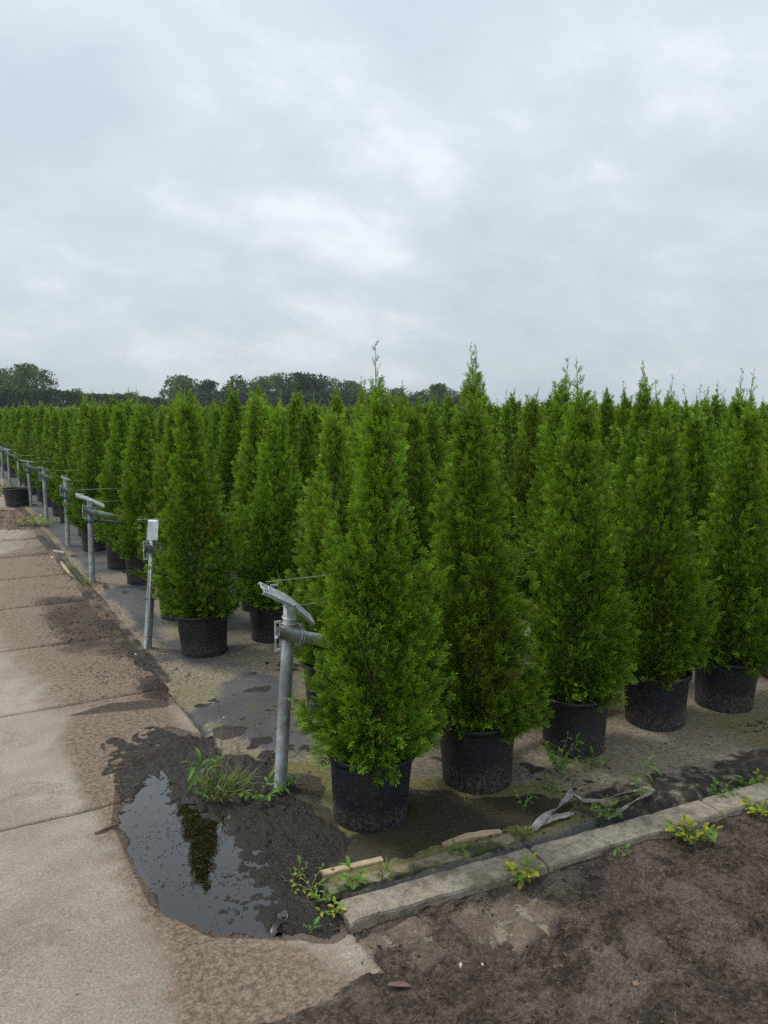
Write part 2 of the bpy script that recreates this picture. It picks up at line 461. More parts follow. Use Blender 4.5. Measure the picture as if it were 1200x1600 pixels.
con = t.mix(t.ramp(t.noise(wp, 19, 5, 0.75), 0.64, 0.72, 0.0, 0.75), con, (0.10, 0.08, 0.065))
c = t.mix(t.math('MULTIPLY', crisp(s1.outputs[0], 2.4, 0.30), 0.9), con, fin)
mud = t.mix(t.ramp(nB, 0.3, 0.7), (0.040, 0.031, 0.024), (0.115, 0.090, 0.070))
mm_ = crisp(s1.outputs[1], 1.5, 0.22)
c = t.mix(t.math('MULTIPLY', mm_, 0.92), c, mud)
gr = t.ramp(nG, 0.36, 0.64, 0.76, 1.22)
c = t.mix(1.0, c, t.node('ShaderNodeCombineXYZ', {0: gr, 1: gr, 2: gr}).outputs[0], 'MULTIPLY')
damp = crisp(s1.outputs[2], 0.8, 0.12)
c = t.mix(damp, c, t.mix(1.0, c, (0.42, 0.39, 0.36), 'MULTIPLY'))
bh = t.math('ADD', t.math('MULTIPLY', nB, t.math('ADD', 0.12, t.math('MULTIPLY', s1.outputs[0], 0.4))), t.math('MULTIPLY', nC, 0.14))
bh = t.math('ADD', bh, t.math('MULTIPLY', t.math('MULTIPLY', mm_, nB), 0.6))
bh = t.math('ADD', bh, t.math('MULTIPLY', nG, 0.22))
finish(t, c, t.math('SUBTRACT', 0.92, t.math('MULTIPLY', damp, 0.5)), bh, 0.020, 0.0, 0.3)
M['concrete'] = m

# kerb concrete with lichen and exposed grit
m, t = mat_new('kerb_concrete'); oc = world_pos(t)
nB = t.noise(oc, 30, 6, 0.7); nC = t.noise(oc, 180, 4, 0.75); nD = t.noise(oc, 5, 5, 0.6)
c = t.mix(t.ramp(nB, 0.3, 0.7), (0.23, 0.195, 0.145), (0.44, 0.385, 0.30))
c = t.mix(t.ramp(nC, 0.54, 0.68), c, (0.54, 0.49, 0.41))
c = t.mix(t.ramp(nD, 0.52, 0.70, 0, 0.5), c, (0.15, 0.145, 0.055))
c = t.mix(t.ramp(nC, 0.28, 0.40, 0.8, 0.0), c, (0.055, 0.048, 0.038))
c = t.mix(t.math('MULTIPLY', t.ramp(t.noise(oc, 11, 6, 0.7), 0.50, 0.62, 0.0, 0.7), t.ramp(nB, 0.35, 0.6, 0.4, 1.0)), c, (0.10, 0.08, 0.058))
finish(t, c, 0.92, t.math('ADD', nB, t.math('MULTIPLY', nC, 0.7)), 0.010, 0.0, 0.3)
M['kerb'] = m
m, t = mat_new('mossy_edging'); oc = world_pos(t)
nB = t.noise(oc, 40, 6, 0.7); nD = t.noise(oc, 6, 5, 0.6)
c = t.mix(t.ramp(nB, 0.3, 0.7), (0.15, 0.13, 0.075), (0.30, 0.26, 0.17))
c = t.mix(t.ramp(nD, 0.48, 0.60), c, (0.05, 0.06, 0.02))
finish(t, c, 0.95, nB, 0.012)
M['mossy'] = m
m, t = mat_new('torn_liner_film'); oc = objco(t)
nB = t.noise(oc, 30, 6, 0.7)
c = t.mix(t.ramp(nB, 0.3, 0.7), (0.10, 0.095, 0.09), (0.36, 0.33, 0.30))
finish(t, c, 0.45, nB, 0.004)
M['film'] = m

# puddle
m, t = mat_new('puddle_water'); wp = world_pos(t)
bn = t.node('ShaderNodeBump', {'Height': t.noise(wp, 14, 2, 0.5), 'Distance': 0.0004, 'Strength': 0.5})
fr = t.node('ShaderNodeFresnel', {'IOR': 1.4, 'Normal': bn.outputs[0]})
tr = t.node('ShaderNodeBsdfTransparent', {'Color': (0.52, 0.43, 0.34, 1)})
gl = t.node('ShaderNodeBsdfGlossy', {'Color': (1, 1, 1, 1), 'Roughness': 0.02, 'Normal': bn.outputs[0]})
ms = t.node('ShaderNodeMixShader', {0: t.math('MULTIPLY', fr.outputs[0], 2.1, clamp=True), 1: tr.outputs[0], 2: gl.outputs[0]})
t.node('ShaderNodeOutputMaterial', {'Surface': ms.outputs[0]})
M['water'] = m

# ------------------------------------------------------------------ ground shape
KX0, KY0 = W(525, 1412); KX1, KY1 = W(1200, 1222)
KS = (KY1 - KY0) / (KX1 - KX0)                  # the kerb runs slightly askew to the rows
def kerb_y(x): return KY0 + KS * (x - KX0)      # its inner edge
POLY_PUD = PX([(203, 1198), (235, 1196), (266, 1235), (300, 1258), (345, 1285), (380, 1330), (395, 1362), (405, 1400), (395, 1446), (340, 1454), (308, 1436), (268, 1424), (248, 1402), (226, 1362), (203, 1330), (196, 1285), (212, 1235)])
POLY_MUD = PX([(190, 1195), (235, 1150), (262, 1135), (300, 1145), (330, 1150), (350, 1175), (420, 1185), (455, 1225), (500, 1275), (560, 1310), (520, 1355), (505, 1375), (528, 1410), (545, 1450), (520, 1470), (470, 1462), (330, 1458), (240, 1410), (205, 1340), (180, 1280)])
POLY_WET = PX([(330, 1180), (440, 1205), (500, 1215), (512, 1255), (545, 1300), (600, 1262), (625, 1230), (690, 1232), (740, 1246), (850, 1245), (905, 1262), (780, 1300), (600, 1345), (505, 1365), (430, 1345), (400, 1290)])
POLY_WET2 = PX([(332, 1140), (352, 1132), (388, 1135), (380, 1148), (350, 1156), (334, 1152)])
POLY_CLEAN = [PX([(330, 1090), (380, 1050), (470, 1060), (465, 1170), (400, 1165), (345, 1130)]),
              PX([(150, 925), (225, 905), (260, 1000), (330, 985), (300, 1025), (240, 1010), (190, 960)]),
              [(1.15, 8.2), (1.6, 8.0), (3.5, 8.3), (3.5, 60), (1.2, 60)]]
POLY_FINES = PX([(110, 1115), (255, 1098), (285, 1150), (215, 1190), (205, 1290), (230, 1380), (330, 1450), (500, 1500), (530, 1545), (470, 1640), (300, 1640), (262, 1480), (205, 1400), (180, 1330), (140, 1250), (95, 1165)])
POLY_FINES2 = PX([(0, 870), (60, 850), (120, 905), (200, 1000), (262, 1095), (120, 1105), (60, 1040), (0, 960)])
POLY_SMUD = PX([(62, 935), (140, 930), (180, 965), (215, 1010), (262, 1080), (262, 1096), (225, 1092), (215, 1030), (110, 1020), (85, 990)])
POLY_JMUD = PX([(110, 1118), (170, 1100), (262, 1092), (262, 1104), (170, 1112)])
POLY_RIM = PX([(150, 1160), (240, 1130), (300, 1150), (235, 1200), (190, 1290), (170, 1260)])
POLY_LITTER = PX([(-60, 800), (30, 796), (50, 812), (40, 826), (-60, 832)])

POLY_OVER = PX([(540, 1510), (527, 1534), (503, 1560), (465, 1580), (390, 1604), (380, 1760), (760, 1760), (640, 1510)])
POLY_DEEP = PX([(200, 1200), (235, 1203), (262, 1240), (300, 1262), (350, 1290), (372, 1340), (350, 1395), (318, 1438), (268, 1426), (246, 1400), (224, 1362), (200, 1330), (196, 1285), (210, 1235)])
BL = []                     # half-buried paving blocks: centre, size, rotation
for (u, v, sx, sy, a) in [(640, 1440, 0.155, 0.115, 0.25), (668, 1476, 0.12, 0.09, 0.25), (750, 1432, 0.12, 0.20, 0.22), (812, 1442, 0.15, 0.12, 0.2),
                          (800, 1403, 0.16, 0.10, 0.2), (848, 1412, 0.11, 0.12, 0.18), (580, 1462, 0.10, 0.09, 0.25), (690, 1396, 0.09, 0.05, 0.2)]:
    x, y = W(u, v); BL.append((x, y, sx, sy, a))

def slab_h(x, y):
    d = np.maximum(sdf(x, y, POLY_PUD), sdf(x, y, POLY_MUD) - 0.02)
    h = -0.020 * sstep(d, -0.055, 0.05)
    h = h + 0.022 * (fbm(x, y, 9, 4, 6, .6) - 0.5) * sstep(d, -0.10, -0.01) * (1 - sstep(d, .05, .1))
    h = h + 0.003 * (fbm(x, y, 1.5, 3, 3) - 0.5)
    return h
def slab_edge(y):
    return 1.005 + 0.05 * sstep(np.asarray(y, float), 3.0, 4.3) + 0.02 * (fbm(np.zeros_like(np.asarray(y, float)), y, 2.0, 2, 8) - 0.5)

def ground_h(x, y, want=False):
    x = np.asarray(x, float); y = np.asarray(y, float)
    far = sstep(np.hypot(x, y), 8, 30)
    n1 = fbm(x, y, 3.0, 4, 11); n2 = fbm(x, y, 11.0, 4, 21, 0.6); n3 = fbm(x, y, 34.0, 3, 31, 0.6)
    ridg = 1 - np.abs(2 * fbm(x, y, 13.0, 4, 41, 0.6) - 1)
    ky = kerb_y(x)
    dmud = sdf(x, y, POLY_MUD); dwet = sdf(x, y, POLY_WET); dpud = sdf(x, y, POLY_PUD)
    on_mat = sstep(x + 0.05 * (n2 - 0.5), 1.02, 1.08) * sstep(y - ky, 0.0, 0.07)
    over = sstep(sdf(x, y, POLY_OVER) + 0.06 * (n2 - 0.5) + 0.03 * (n3 - .5), -0.01, 0.02)
    soil = np.maximum(sstep(ky - 0.02 - y, 0.0, 0.08) * sstep(x - (0.985 + 0.07 * (n2 - 0.5)), 0.0, 0.05), over)
    mud = sstep(dmud + 0.10 * (n2 - 0.5), -0.02, 0.05)
    # levels
    h = np.full(x.shape, -0.045)
    h_mat = -0.002 + 0.012 * (n1 - 0.5) + 0.004 * (n2 - 0.5)
    h_mat = h_mat + 0.004 * (1 - np.abs(2 * fbm(x * 0.7 + y, y * 0.4, 2.6, 2, 77) - 1)) ** 4
    h = h * (1 - on_mat) + h_mat * on_mat
    # loose dirt along the inner side of the kerb
    dirt = sstep(y - ky, -0.02, 0.05) * (1 - sstep(y - ky, 0.16, 0.36)) * sstep(x, 1.95, 2.25)
    dirt = np.clip(dirt * (0.25 + 1.5 * n2), 0, 1)
    h = h + dirt * (0.006 + 0.016 * n3)
    ruts = -0.030 * np.exp(-((y - (1.45 - 0.10 * (x - 1.4) + 0.05 * (n1 - 0.5))) / 0.035) ** 2) * sstep(x, 1.3, 1.7) * (1 - sstep(x, 2.4, 2.9))
    h_soil = -0.034 + 0.050 * (n1 - 0.5) + 0.040 * (n2 - 0.5) + 0.024 * (n3 - 0.5) + 0.020 * (ridg - 0.6) + ruts * 1.3
    nk = sstep(ky - 0.125 - y, -0.02, 0.18); h_soil = h_soil * (.45 + .55 * nk) - .008 * (1 - nk)
    h_soil = h_soil - 0.012 * sstep(1.25 - x, 0, 0.25)
    lift_ = over * (1 - sstep(x, 1.02, 1.12))
    h_soil = h_soil * (1 - lift_) + (0.004 + 0.02 * (n2 - .4) + .01 * (n3 - .5)) * lift_
    # scraped hollows that lay the paving blocks bare
    for (bx, by, sx, sy, a) in BL:
        cx_, cy__ = (x - bx) * math.cos(a) + (y - by) * math.sin(a), -(x - bx) * math.sin(a) + (y - by) * math.cos(a)
        dd = np.maximum(np.abs(cx_) - sx / 2, np.abs(cy__) - sy / 2)
        h_soil = h_soil * (1 - sstep(-dd, -0.01, 0.02)) + (-0.040 + 0.055 * (n2 - 0.47) + 0.03 * (n3 - .5)) * sstep(-dd, -0.01, 0.02)
    h = h * (1 - soil) + h_soil * soil
    n4 = fbm(x, y, 70.0, 2, 51, 0.6)
    h_mud = -0.0058 + 0.016 * (ridg - 0.6) + 0.015 * (n2 - 0.5) + 0.022 * (n3 - 0.5) + 0.010 * (n4 - .5)
    h_mud = h_mud - 0.008 * sstep(dpud, -0.05, 0.04) - 0.0060 * sstep(sdf(x, y, POLY_DEEP) + .06 * (n2 - .5), -0.03, 0.05)
    tuft = np.exp(-(((x - W(350, 1235)[0]) / 0.16) ** 2 + ((y - W(350, 1235)[1]) / 0.10) ** 2))
    h_mud = h_mud + 0.010 * tuft
    h = h * (1 - mud) + h_mud * mud
    rim = sstep(sdf(x, y, POLY_RIM) + 0.10 * (n2 - 0.5), -0.02, 0.04)
    h = np.where(rim > 0, np.maximum(h, h * (1 - rim) + rim * (-0.004 + 0.020 * (ridg - 0.5))), h)
    spill = sstep(x, 0.90, 1.00) * (1 - sstep(x, 1.08, 1.16)) * sstep(y, 4.25, 4.6) * (1 - sstep(y, 14, 20))
    h = np.where(spill > 0, np.maximum(h, -0.030 + 0.034 * spill + 0.040 * (n2 - .5) * spill + 0.02 * (n3 - .5)), h)
    pile = sstep(sdf(x, y, POLY_LITTER) + 0.3 * (n1 - 0.5), -0.1, 0.25)
    h = h + pile * (0.07 + 0.05 * n2)
    h = h * (1 - far) + (-0.012) * far
    if not want: return h
    silt = on_mat * np.clip(0.30 + 1.15 * (fbm(x, y, 1.6, 3, 55)) - 0.34, 0, 1)
    for P in POLY_CLEAN:
        silt = silt * (1 - 0.9 * sstep(sdf(x, y, P) + 0.15 * (n1 - 0.5), -0.1, 0.12))
    silt = np.clip(silt + 0.32 * on_mat * sstep(x, 1.9, 2.6) * sstep(4.2 - y, 0, 1), 0, 1)
    edge = sstep(1.32 - x, 0.0, 0.22) * on_mat
    silt = np.clip(silt + 0.35 * edge * (fbm(x, y, 2.0, 3, 58) > 0.38), 0, 1)
    algae = on_mat * np.clip(1.9 * fbm(x, y, 1.35, 3, 91) - 0.50, 0, 1) * (0.35 + 0.65 * silt)
    algae = np.clip(algae + 0.7 * sstep(dwet, -0.14, -0.02) * on_mat, 0, 1)
    wet = np.maximum(sstep(dwet + 0.08 * (n2 - 0.5) + 0.07 * (n1 - 0.5), -0.03, 0.03), sstep(sdf(x, y, POLY_WET2), -0.02, 0.02)) * on_mat
    mudw_spill = 0.62 * spill * (0.4 + n2)
    wet = np.maximum(wet, mud * np.clip(0.30 + 0.95 * fbm(x, y, 5, 3, 151), 0, 1) * sstep(np.hypot(x - 1.0, y - 2.6), 1.1, .7))
    mudw = np.maximum(mud, np.clip(dirt * (0.30 + 0.75 * n3), 0, 1))
    mudw = np.maximum(mudw, mudw_spill)
    crumbs = on_mat * np.clip((fbm(x, y, 9.0, 4, 131, 0.65) - 0.60) * 7, 0, 1) * np.clip((fbm(x, y, 1.4, 2, 141) - 0.42) * 5, 0, 1)
    mudw = np.maximum(mudw, crumbs)
    litter = np.maximum(pile, sstep(1.22 - x, 0.0, 0.2) * sstep(y, 5.6, 6.2) * np.clip(2.2 * fbm(x, y, 4.0, 3, 66) - 0.6, 0, 1))
    road_under = 1 - np.maximum(on_mat, soil)
    mudw = np.maximum(mudw, 0.75 * road_under * (1 - far))
    soilw = np.maximum(soil, 0.0)
    c1 = np.stack([silt, algae, wet, soilw], -1)
    for (bx, by, sx, sy, a) in BL:
        cx_, cy__ = (x - bx) * math.cos(a) + (y - by) * math.sin(a), -(x - bx) * math.sin(a) + (y - by) * math.cos(a)
        dd = np.maximum(np.abs(cx_) - sx / 2, np.abs(cy__) - sy / 2) + .03 * (n2 - .5) + .02 * (n3 - .5)
        k_ = sstep(-dd, -0.03, 0.01); soilw = soilw * (1 - .6 * k_); silt = np.maximum(silt, k_)
    c1 = np.stack([silt, algae, wet, soilw], -1)
    c2 = np.stack([mudw, on_mat, litter, np.ones_like(x)], -1)
    return h, c1, c2

def axis(fine0, fine1, step, lo, hi, grow=1.09):
    a = list(np.arange(fine0, fine1 + 1e-6, step))
    s, p = step, a[-1]
    while p < hi: s *= grow; p += s; a.append(p)
    s, p, b = step, a[0], []
    while p > lo: s *= grow; p -= s; b.append(p)
    return np.array(b[::-1] + a)
def refine(a, lo, hi):
    m_ = (a[:-1] + a[1:]) / 2
    return np.sort(np.concatenate([a, m_[(m_ > lo) & (m_ < hi)]]))
xs = refine(axis(0.35, 3.1, 0.0125, -900, 900), 0.5, 1.5)
ys = refine(axis(1.05, 4.3, 0.0125, -900, 900, 1.055), 2.0, 3.5)
GX, GY = np.meshgrid(xs, ys)
gx, gy = GX.ravel(), GY.ravel()
gh, c1, c2 = ground_h(gx, gy, True)
def grid_faces(nx, ny):
    i = np.arange(nx * ny).reshape(ny, nx)
    return np.stack([i[:-1, :-1].ravel(), i[:-1, 1:].ravel(), i[1:, 1:].ravel(), i[1:, :-1].ravel()], -1)
me = mesh_np('ground', np.stack([gx, gy, gh], -1), grid_faces(len(xs), len(ys)), M['ground'], True, {'cover': c1, 'cover2': c2})
ground = tag(link('ground', me), 'silt-stained ground cloth, black mud and dark soil around the potted conifers', kind='structure')

# ------------------------------------------------------------------ road of concrete slabs
road = tag(thing('road', 'pale worn concrete slab road along the left of the conifers', None), kind='structure')
def slab(y0, y1, x0, fine):
    e0 = float(slab_edge(np.array([(y0 + y1) / 2]))[0])
    nx = int((e0 - x0) / fine) + 2; ny = int((y1 - y0) / fine) + 2
    X = np.linspace(x0, e0, nx); Y = np.linspace(y0 + 0.003, y1 - 0.003, ny)
    A, B = np.meshgrid(X, Y); a, b = A.ravel(), B.ravel()
    z = slab_h(a, b)
    chip = 0.010 * np.clip(fbm(a, b, 14, 3, 5) - 0.35, 0, 1)
    ed = np.minimum(np.minimum(b - Y[0], Y[-1] - b), e0 - a)
    z = z - np.where(ed < 0.018, chip * 1.3 * (1 - ed / 0.018), 0)
    j = np.where(ed < 1e-6, 0.004, 0)
    fines = np.maximum(sstep(sdf(a, b, POLY_FINES), -0.10, 0.10), 1.0 * sstep(sdf(a, b, POLY_FINES2), -0.3, 0.2))
    fines = fines * (0.50 + 0.85 * fbm(a, b, 3.0, 4, 71)) + 0.40 * fbm(a, b, 1.6, 4, 72) + 0.22 * sstep(a, .45, .95) * fbm(a, b, 4, 3, 74)
    fines = np.clip(fines, 0, 1)
    mudd = np.maximum(sstep(sdf(a, b, POLY_SMUD), -0.25, 0.15) * (0.18 + 0.85 * fbm(a, b, 4, 4, 73)), sstep(sdf(a, b, POLY_JMUD), -0.03, 0.02))
    mudd = np.maximum(mudd, 0.8 * sstep(sdf(a, b, POLY_PUD), -0.03, 0.02))
    mudd = np.maximum(mudd, 0.62 * sstep(b, 8, 9.5) * fbm(a, b, 2.5, 3, 79) * sstep(a, 0.4, 1.0))
    damp = np.maximum(sstep(sdf(a, b, POLY_MUD), -0.05, 0.02), 0.75 * sstep(sdf(a, b, PX([(215, 1060), (262, 1050), (262, 1095), (225, 1090)])), -0.04, 0.02))
    joint = np.where(ed < 0.02, 1 - ed / 0.02, 0)
    mudd = np.maximum(mudd, 0.40 * joint * fbm(a, b, 5, 2, 77))
    C = np.stack([fines, mudd, damp, np.ones_like(a)], -1)
    V = np.stack([a, b, z - j], -1); F = grid_faces(nx, ny)
    # skirt so the slab has thickness
    n = len(V); idx = np.arange(nx * ny).reshape(ny, nx)
    ring = np.concatenate([idx[0, :], idx[1:, -1], idx[-1, -2::-1], idx[-2:0:-1, 0]])
    V2 = V[ring].copy(); V2[:, 2] = -0.10
    k = len(ring); r = np.arange(k)
    F2 = np.stack([ring, n + r, n + (r + 1) % k, ring[(r + 1) % k]], -1)
    me = mesh_np('slab', np.vstack([V, V2]), np.vstack([F, F2]), M['concrete'], False, {'cover': np.vstack([C, C[ring]])})
    me.polygons.foreach_set('use_smooth', np.concatenate([np.ones(len(F), bool), np.zeros(len(F2), bool)]))
    return link('slab', me, road)
slab(0.65, 3.15, -0.3, 0.018); slab(3.15, 4.40, -0.3, 0.018); slab(-1.85, 0.65, -0.95, 0.1)
yb = 4.40
while yb < 60:
    slab(yb, yb + 1.25, -0.95, 0.04 if yb < 9 else 0.3)
    yb += 1.25
for k in range(3):
    for y0 in np.arange(-1.85, 60, 5.0):
        V = []
        mb = MB().box((-0.97 - 1.0 - 2.02 * k, y0 + 2.5, -0.05), (2.0, 4.985, 0.1))
        o = link('slab', mb.mesh('slab_far', M['concrete']), road)
mb = MB().box((-0.633, 2.525, -0.052), (0.65, 3.73, 0.1)); link('slab', mb.mesh('slab_left', M['concrete']), road)

# ------------------------------------------------------------------ puddle
def sdf_area(q):
    return sum(q[i][0] * q[(i + 1) % len(q)][1] - q[(i + 1) % len(q)][0] * q[i][1] for i in range(len(q)))
P = [(x, y) for x, y in POLY_PUD]
cx0 = sum(p[0] for p in P) / len(P); cy0 = sum(p[1] for p in P) / len(P)
vs = [(cx0 + (x - cx0) * 1.35, cy0 + (y - cy0) * 1.30, -0.0078) for x, y in P]
mb = MB().add(vs, [tuple(range(len(vs)))[::(1 if sdf_area(vs) > 0 else -1)]])
pud = tag(link('puddle', mb.mesh('puddle', M['water'])), 'shallow dark puddle on the mud beside the road, mirroring the sky', kind='structure')

# ------------------------------------------------------------------ kerb
ka = math.atan(KS)
kerb = tag(thing('kerb', 'weathered concrete kerb between the mat and the bare soil', None), kind='structure')
def kerb_stone(xa, xb, wd=0.120, top=0.010):
    L = (xb - xa) / math.cos(ka) - 0.008
    nx, ny = max(8, int(L / 0.012)), 11
    prof_old = [(-wd - 0.006, -0.09), (-wd - 0.003, -0.02), (-wd, 0.010), (-wd + 0.006, 0.024), (-wd + 0.018, 0.030), (-wd * .65, 0.032), (-wd * 0.35, 0.032), (-0.016, 0.031), (-0.005, 0.026), (0.0, 0.014), (0.002, -0.09)]
    prof = [(-wd - 0.004, -0.09), (-wd - 0.002, -0.02), (-wd, 0.008), (-wd, 0.022), (-wd + 0.005, 0.030), (-wd * .8, 0.0315), (-wd * .5, 0.032), (-wd * 0.25, 0.0315), (-0.006, 0.031), (0.0, 0.026), (0.002, -0.09)]
    V = []
    for i in range(nx + 1):
        s = i / nx * L
        for (py, pz) in prof:
            V.append((s, py, pz + top - 0.030))
    V = np.array(V)
    A, B = V[:, 0] + xa * 3, V[:, 1] + V[:, 2] * 0.7
    d = (fbm(A, B, 18, 4, 201, 0.6) - 0.5); d2 = np.clip(fbm(A, B, 6, 3, 205) - 0.58, 0, 1)
    V[:, 1] += 0.010 * d + np.where(V[:, 1] < -wd * .6, 0.05 * d2, 0)
    V[:, 2] += 0.004 * d - 0.03 * d2 * (V[:, 1] < -wd * .5) * (V[:, 2] > 0)
    er = np.minimum(V[:, 0], L - V[:, 0]); V[:, 2] -= np.where(er < 0.02, 0.010 * (1 - er / 0.02) ** 2, 0) * (V[:, 2] > 0)
    m_ = len(prof)
    F = []
    for i in range(nx):
        for j in range(m_ - 1):
            F.append((i * m_ + j, (i + 1) * m_ + j, (i + 1) * m_ + j + 1, i * m_ + j + 1))
    mb = MB().add(V.tolist(), F + [tuple(range(m_)), tuple(nx * m_ + j for j in range(m_))[::-1]])
    me = mb.mesh('kerb_stone', M['kerb'], False)
    link('kerb_stone', me, kerb, (xa, kerb_y(xa), 0), (0, 0, ka))
kx = [KX0 + 0.004, 1.785, 2.64, 3.50, 4.36, 5.22, 6.1, 7.0, 7.9, 8.8]
for a, b in zip(kx[:-1], kx[1:]): kerb_stone(a, b)

# mossy concrete edging and wooden batten inside the kerb
def rough_bar(name, pts, wd, th, mat, seed, label=None, cat=None, parent=None, group=None, jag=0.006):
    """a low irregular bar following ground points"""
    pts = [Vector((*p, 0)) if len(p) == 2 else Vector(p) for p in pts]
    V = []; F = []; n = 0; L = 0
    rr = random.Random(seed); st = []
    for i in range(len(pts) - 1):
        d = pts[i + 1] - pts[i]; k = max(1, int(d.length / 0.03))
        for j in range(k): st.append(pts[i] + d * (j / k))
    st.append(pts[-1])
    for i, p in enumerate(st):
        d = (st[min(i + 1, len(st) - 1)] - st[max(0, i - 1)]).normalized(); s = Vector((-d.y, d.x, 0))
        q = [(-0.5, -0.02), (-0.5, th * .8), (-0.38, th), (0, th), (0.38, th), (0.5, th * .8), (0.5, -0.02)]
        for a, z in q:
            V.append(p + s * (a * wd + rr.uniform(-jag, jag)) + Vector((0, 0, z + rr.uniform(-jag, jag) * 0.35)))
    m_ = 7
    for i in range(len(st) - 1):
        for j in range(m_ - 1): F.append((i * m_ + j, (i + 1) * m_ + j, (i + 1) * m_ + j + 1, i * m_ + j + 1))
    F += [tuple(range(m_)), tuple((len(st) - 1) * m_ + j for j in range(m_))[::-1]]
    return tag(link(name, MB().add(V, F).mesh(name, mat, False), parent), label, cat, group)
e0 = W(512, 1392); e1 = W(800, 1310)
rough_bar('edging_strip', [e0, W(600, 1368), W(700, 1340), e1], 0.055, 0.006, M['mossy'], 3, parent=kerb, jag=0.004)
b0 = rough_bar('batten', [(*W(503, 1366), -0.004), (*W(597, 1343), -0.005)], 0.030, 0.012, M['wood'], 5, 'pale wooden batten with a rusty screw lying inside the kerb end', 'batten', jag=0.0015)
mb = MB().tube([(0, 0, 0), (0, 0, 0.006)], [0.008, 0.005], 10)
sx, sy = W(520, 1362); link('screw', mb.mesh('screw', M['leaf_brown']), b0, (sx, sy, 0.0075))
rough_bar('batten', [(*W(692, 1321), -0.007), (*W(730, 1308), -0.004), (*W(782, 1299), -0.008)], 0.026, 0.014, M['wood'], 6, 'half-buried strip of tan batten between the middle pots and the kerb', 'batten', jag=0.004)
rough_bar('batten', [(*W(938, 1262), 0.006), (*W(1018, 1240), 0.012)], 0.045, 0.016, M['mossy'], 9, 'mossy broken wood piece under the torn plastic by the kerb', 'wood piece', jag=0.006)

# paving blocks half under the soil
pav = tag(thing('pavement', 'worn concrete paving blocks half buried in the dark soil before the kerb', None), kind='structure')
for (bx, by, sx, sy, a) in BL:
    n = 9; V = []; F = []
    for i in range(n):
        for j in range(n):
            V.append(((i / (n - 1) - .5) * sx, (j / (n - 1) - .5) * sy, 0))
    V = np.array(V); A = V[:, 0] + bx; B = V[:, 1] + by
    e = np.maximum(np.abs(V[:, 0]) / (sx / 2), np.abs(V[:, 1]) / (sy / 2))
    V[:, 2] = 0.006 * (fbm(A, B, 22, 3, 17) - 0.5) - 0.010 * sstep(e, 0.8, 1.0)
    V[:, 2] += 0
    F = grid_faces(n, n); idx = np.arange(n * n).reshape(n, n)
    ring = np.concatenate([idx[0, :], idx[1:, -1], idx[-1, -2::-1], idx[-2:0:-1, 0]]); k = len(ring); r = np.arange(k)
    V2 = V[ring].copy(); V2[:, 2] = -0.06
    F2 = np.stack([ring, n * n + r, n * n + (r + 1) % k, ring[(r + 1) % k]], -1)
    al = np.concatenate([V, V2])
    C = np.stack([0.65 + 0.4 * fbm(al[:, 0] + bx, al[:, 1] + by, 9, 3, 7), 0.25 + 0.35 * fbm(al[:, 0] + bx, al[:, 1] + by, 14, 3, 9), np.zeros(len(al)), np.ones(len(al))], -1)
    me = mesh_np('paving_block', al, np.vstack([F, F2]), M['concrete'], True, {'cover': C})
    link('paving_block', me, pav, (bx, by, -0.029), (0, 0, a))

# ------------------------------------------------------------------ conifer crowns
def spray_template(nb, width, sub, seed):
    r = random.Random(seed); Q = []; T = []
    def kite(x, y, ang, L, w, t0, t1, z0=0.0):
        dx, dy = math.sin(ang), math.cos(ang)
        px, py = dy, -dx
        m = 0.45
        Q.append([(x, y, z0), (x + dx * L * m + px * w, y + dy * L * m + py * w, z0), (x + dx * L, y + dy * L, z0 + r.uniform(-.05, .05)), (x + dx * L * m - px * w, y + dy * L * m - py * w, z0)])
        T.append([t0, (t0 + t1) / 2, t1, (t0 + t1) / 2])
    kite(0, 0, r.uniform(-.08, .08), 1.0, width * 0.8, 0.0, 1.0)
    for i in range(nb):
        f_ = 0.10 + 0.80 * i / nb; sd_ = 1 if i % 2 else -1
        L = (0.50 * (1 - f_ ** 1.5 * 0.65)) * r.uniform(.85, 1.15); a = sd_ * R(r.uniform(30, 46))
        kite(0, f_, a, L, width, f_ * .6, min(1, f_ * .6 + .55), r.uniform(-.05, .05))
        if sub and L > 0.2:
            for q in range(sub):
                g = 0.35 + 0.3 * q
                kite(math.sin(a) * L * g, f_ + math.cos(a) * L * g, a + (-sd_ if q % 2 == 0 else sd_) * R(r.uniform(28, 42)), L * 0.5, width * 0.85, f_ * .6 + .2, min(1, f_ * .6 + .6), r.uniform(-.06, .06))
    Q = np.array(Q).reshape(-1, 3); T = np.array(T).ravel()
    Q[:, 2] += 0.22 * (Q[:, 1]) ** 2 * r.uniform(-1, 1) - 0.25 * Q[:, 0] ** 2
    return Q, T
T_HI = [spray_template(7, 0.054, 0, s) for s in range(4)]
T_MID = [spray_template(6, 0.078, 0, 10 + s) for s in range(4)]
T_LOW = [spray_template(4, 0.11, 0, 20 + s) for s in range(3)]

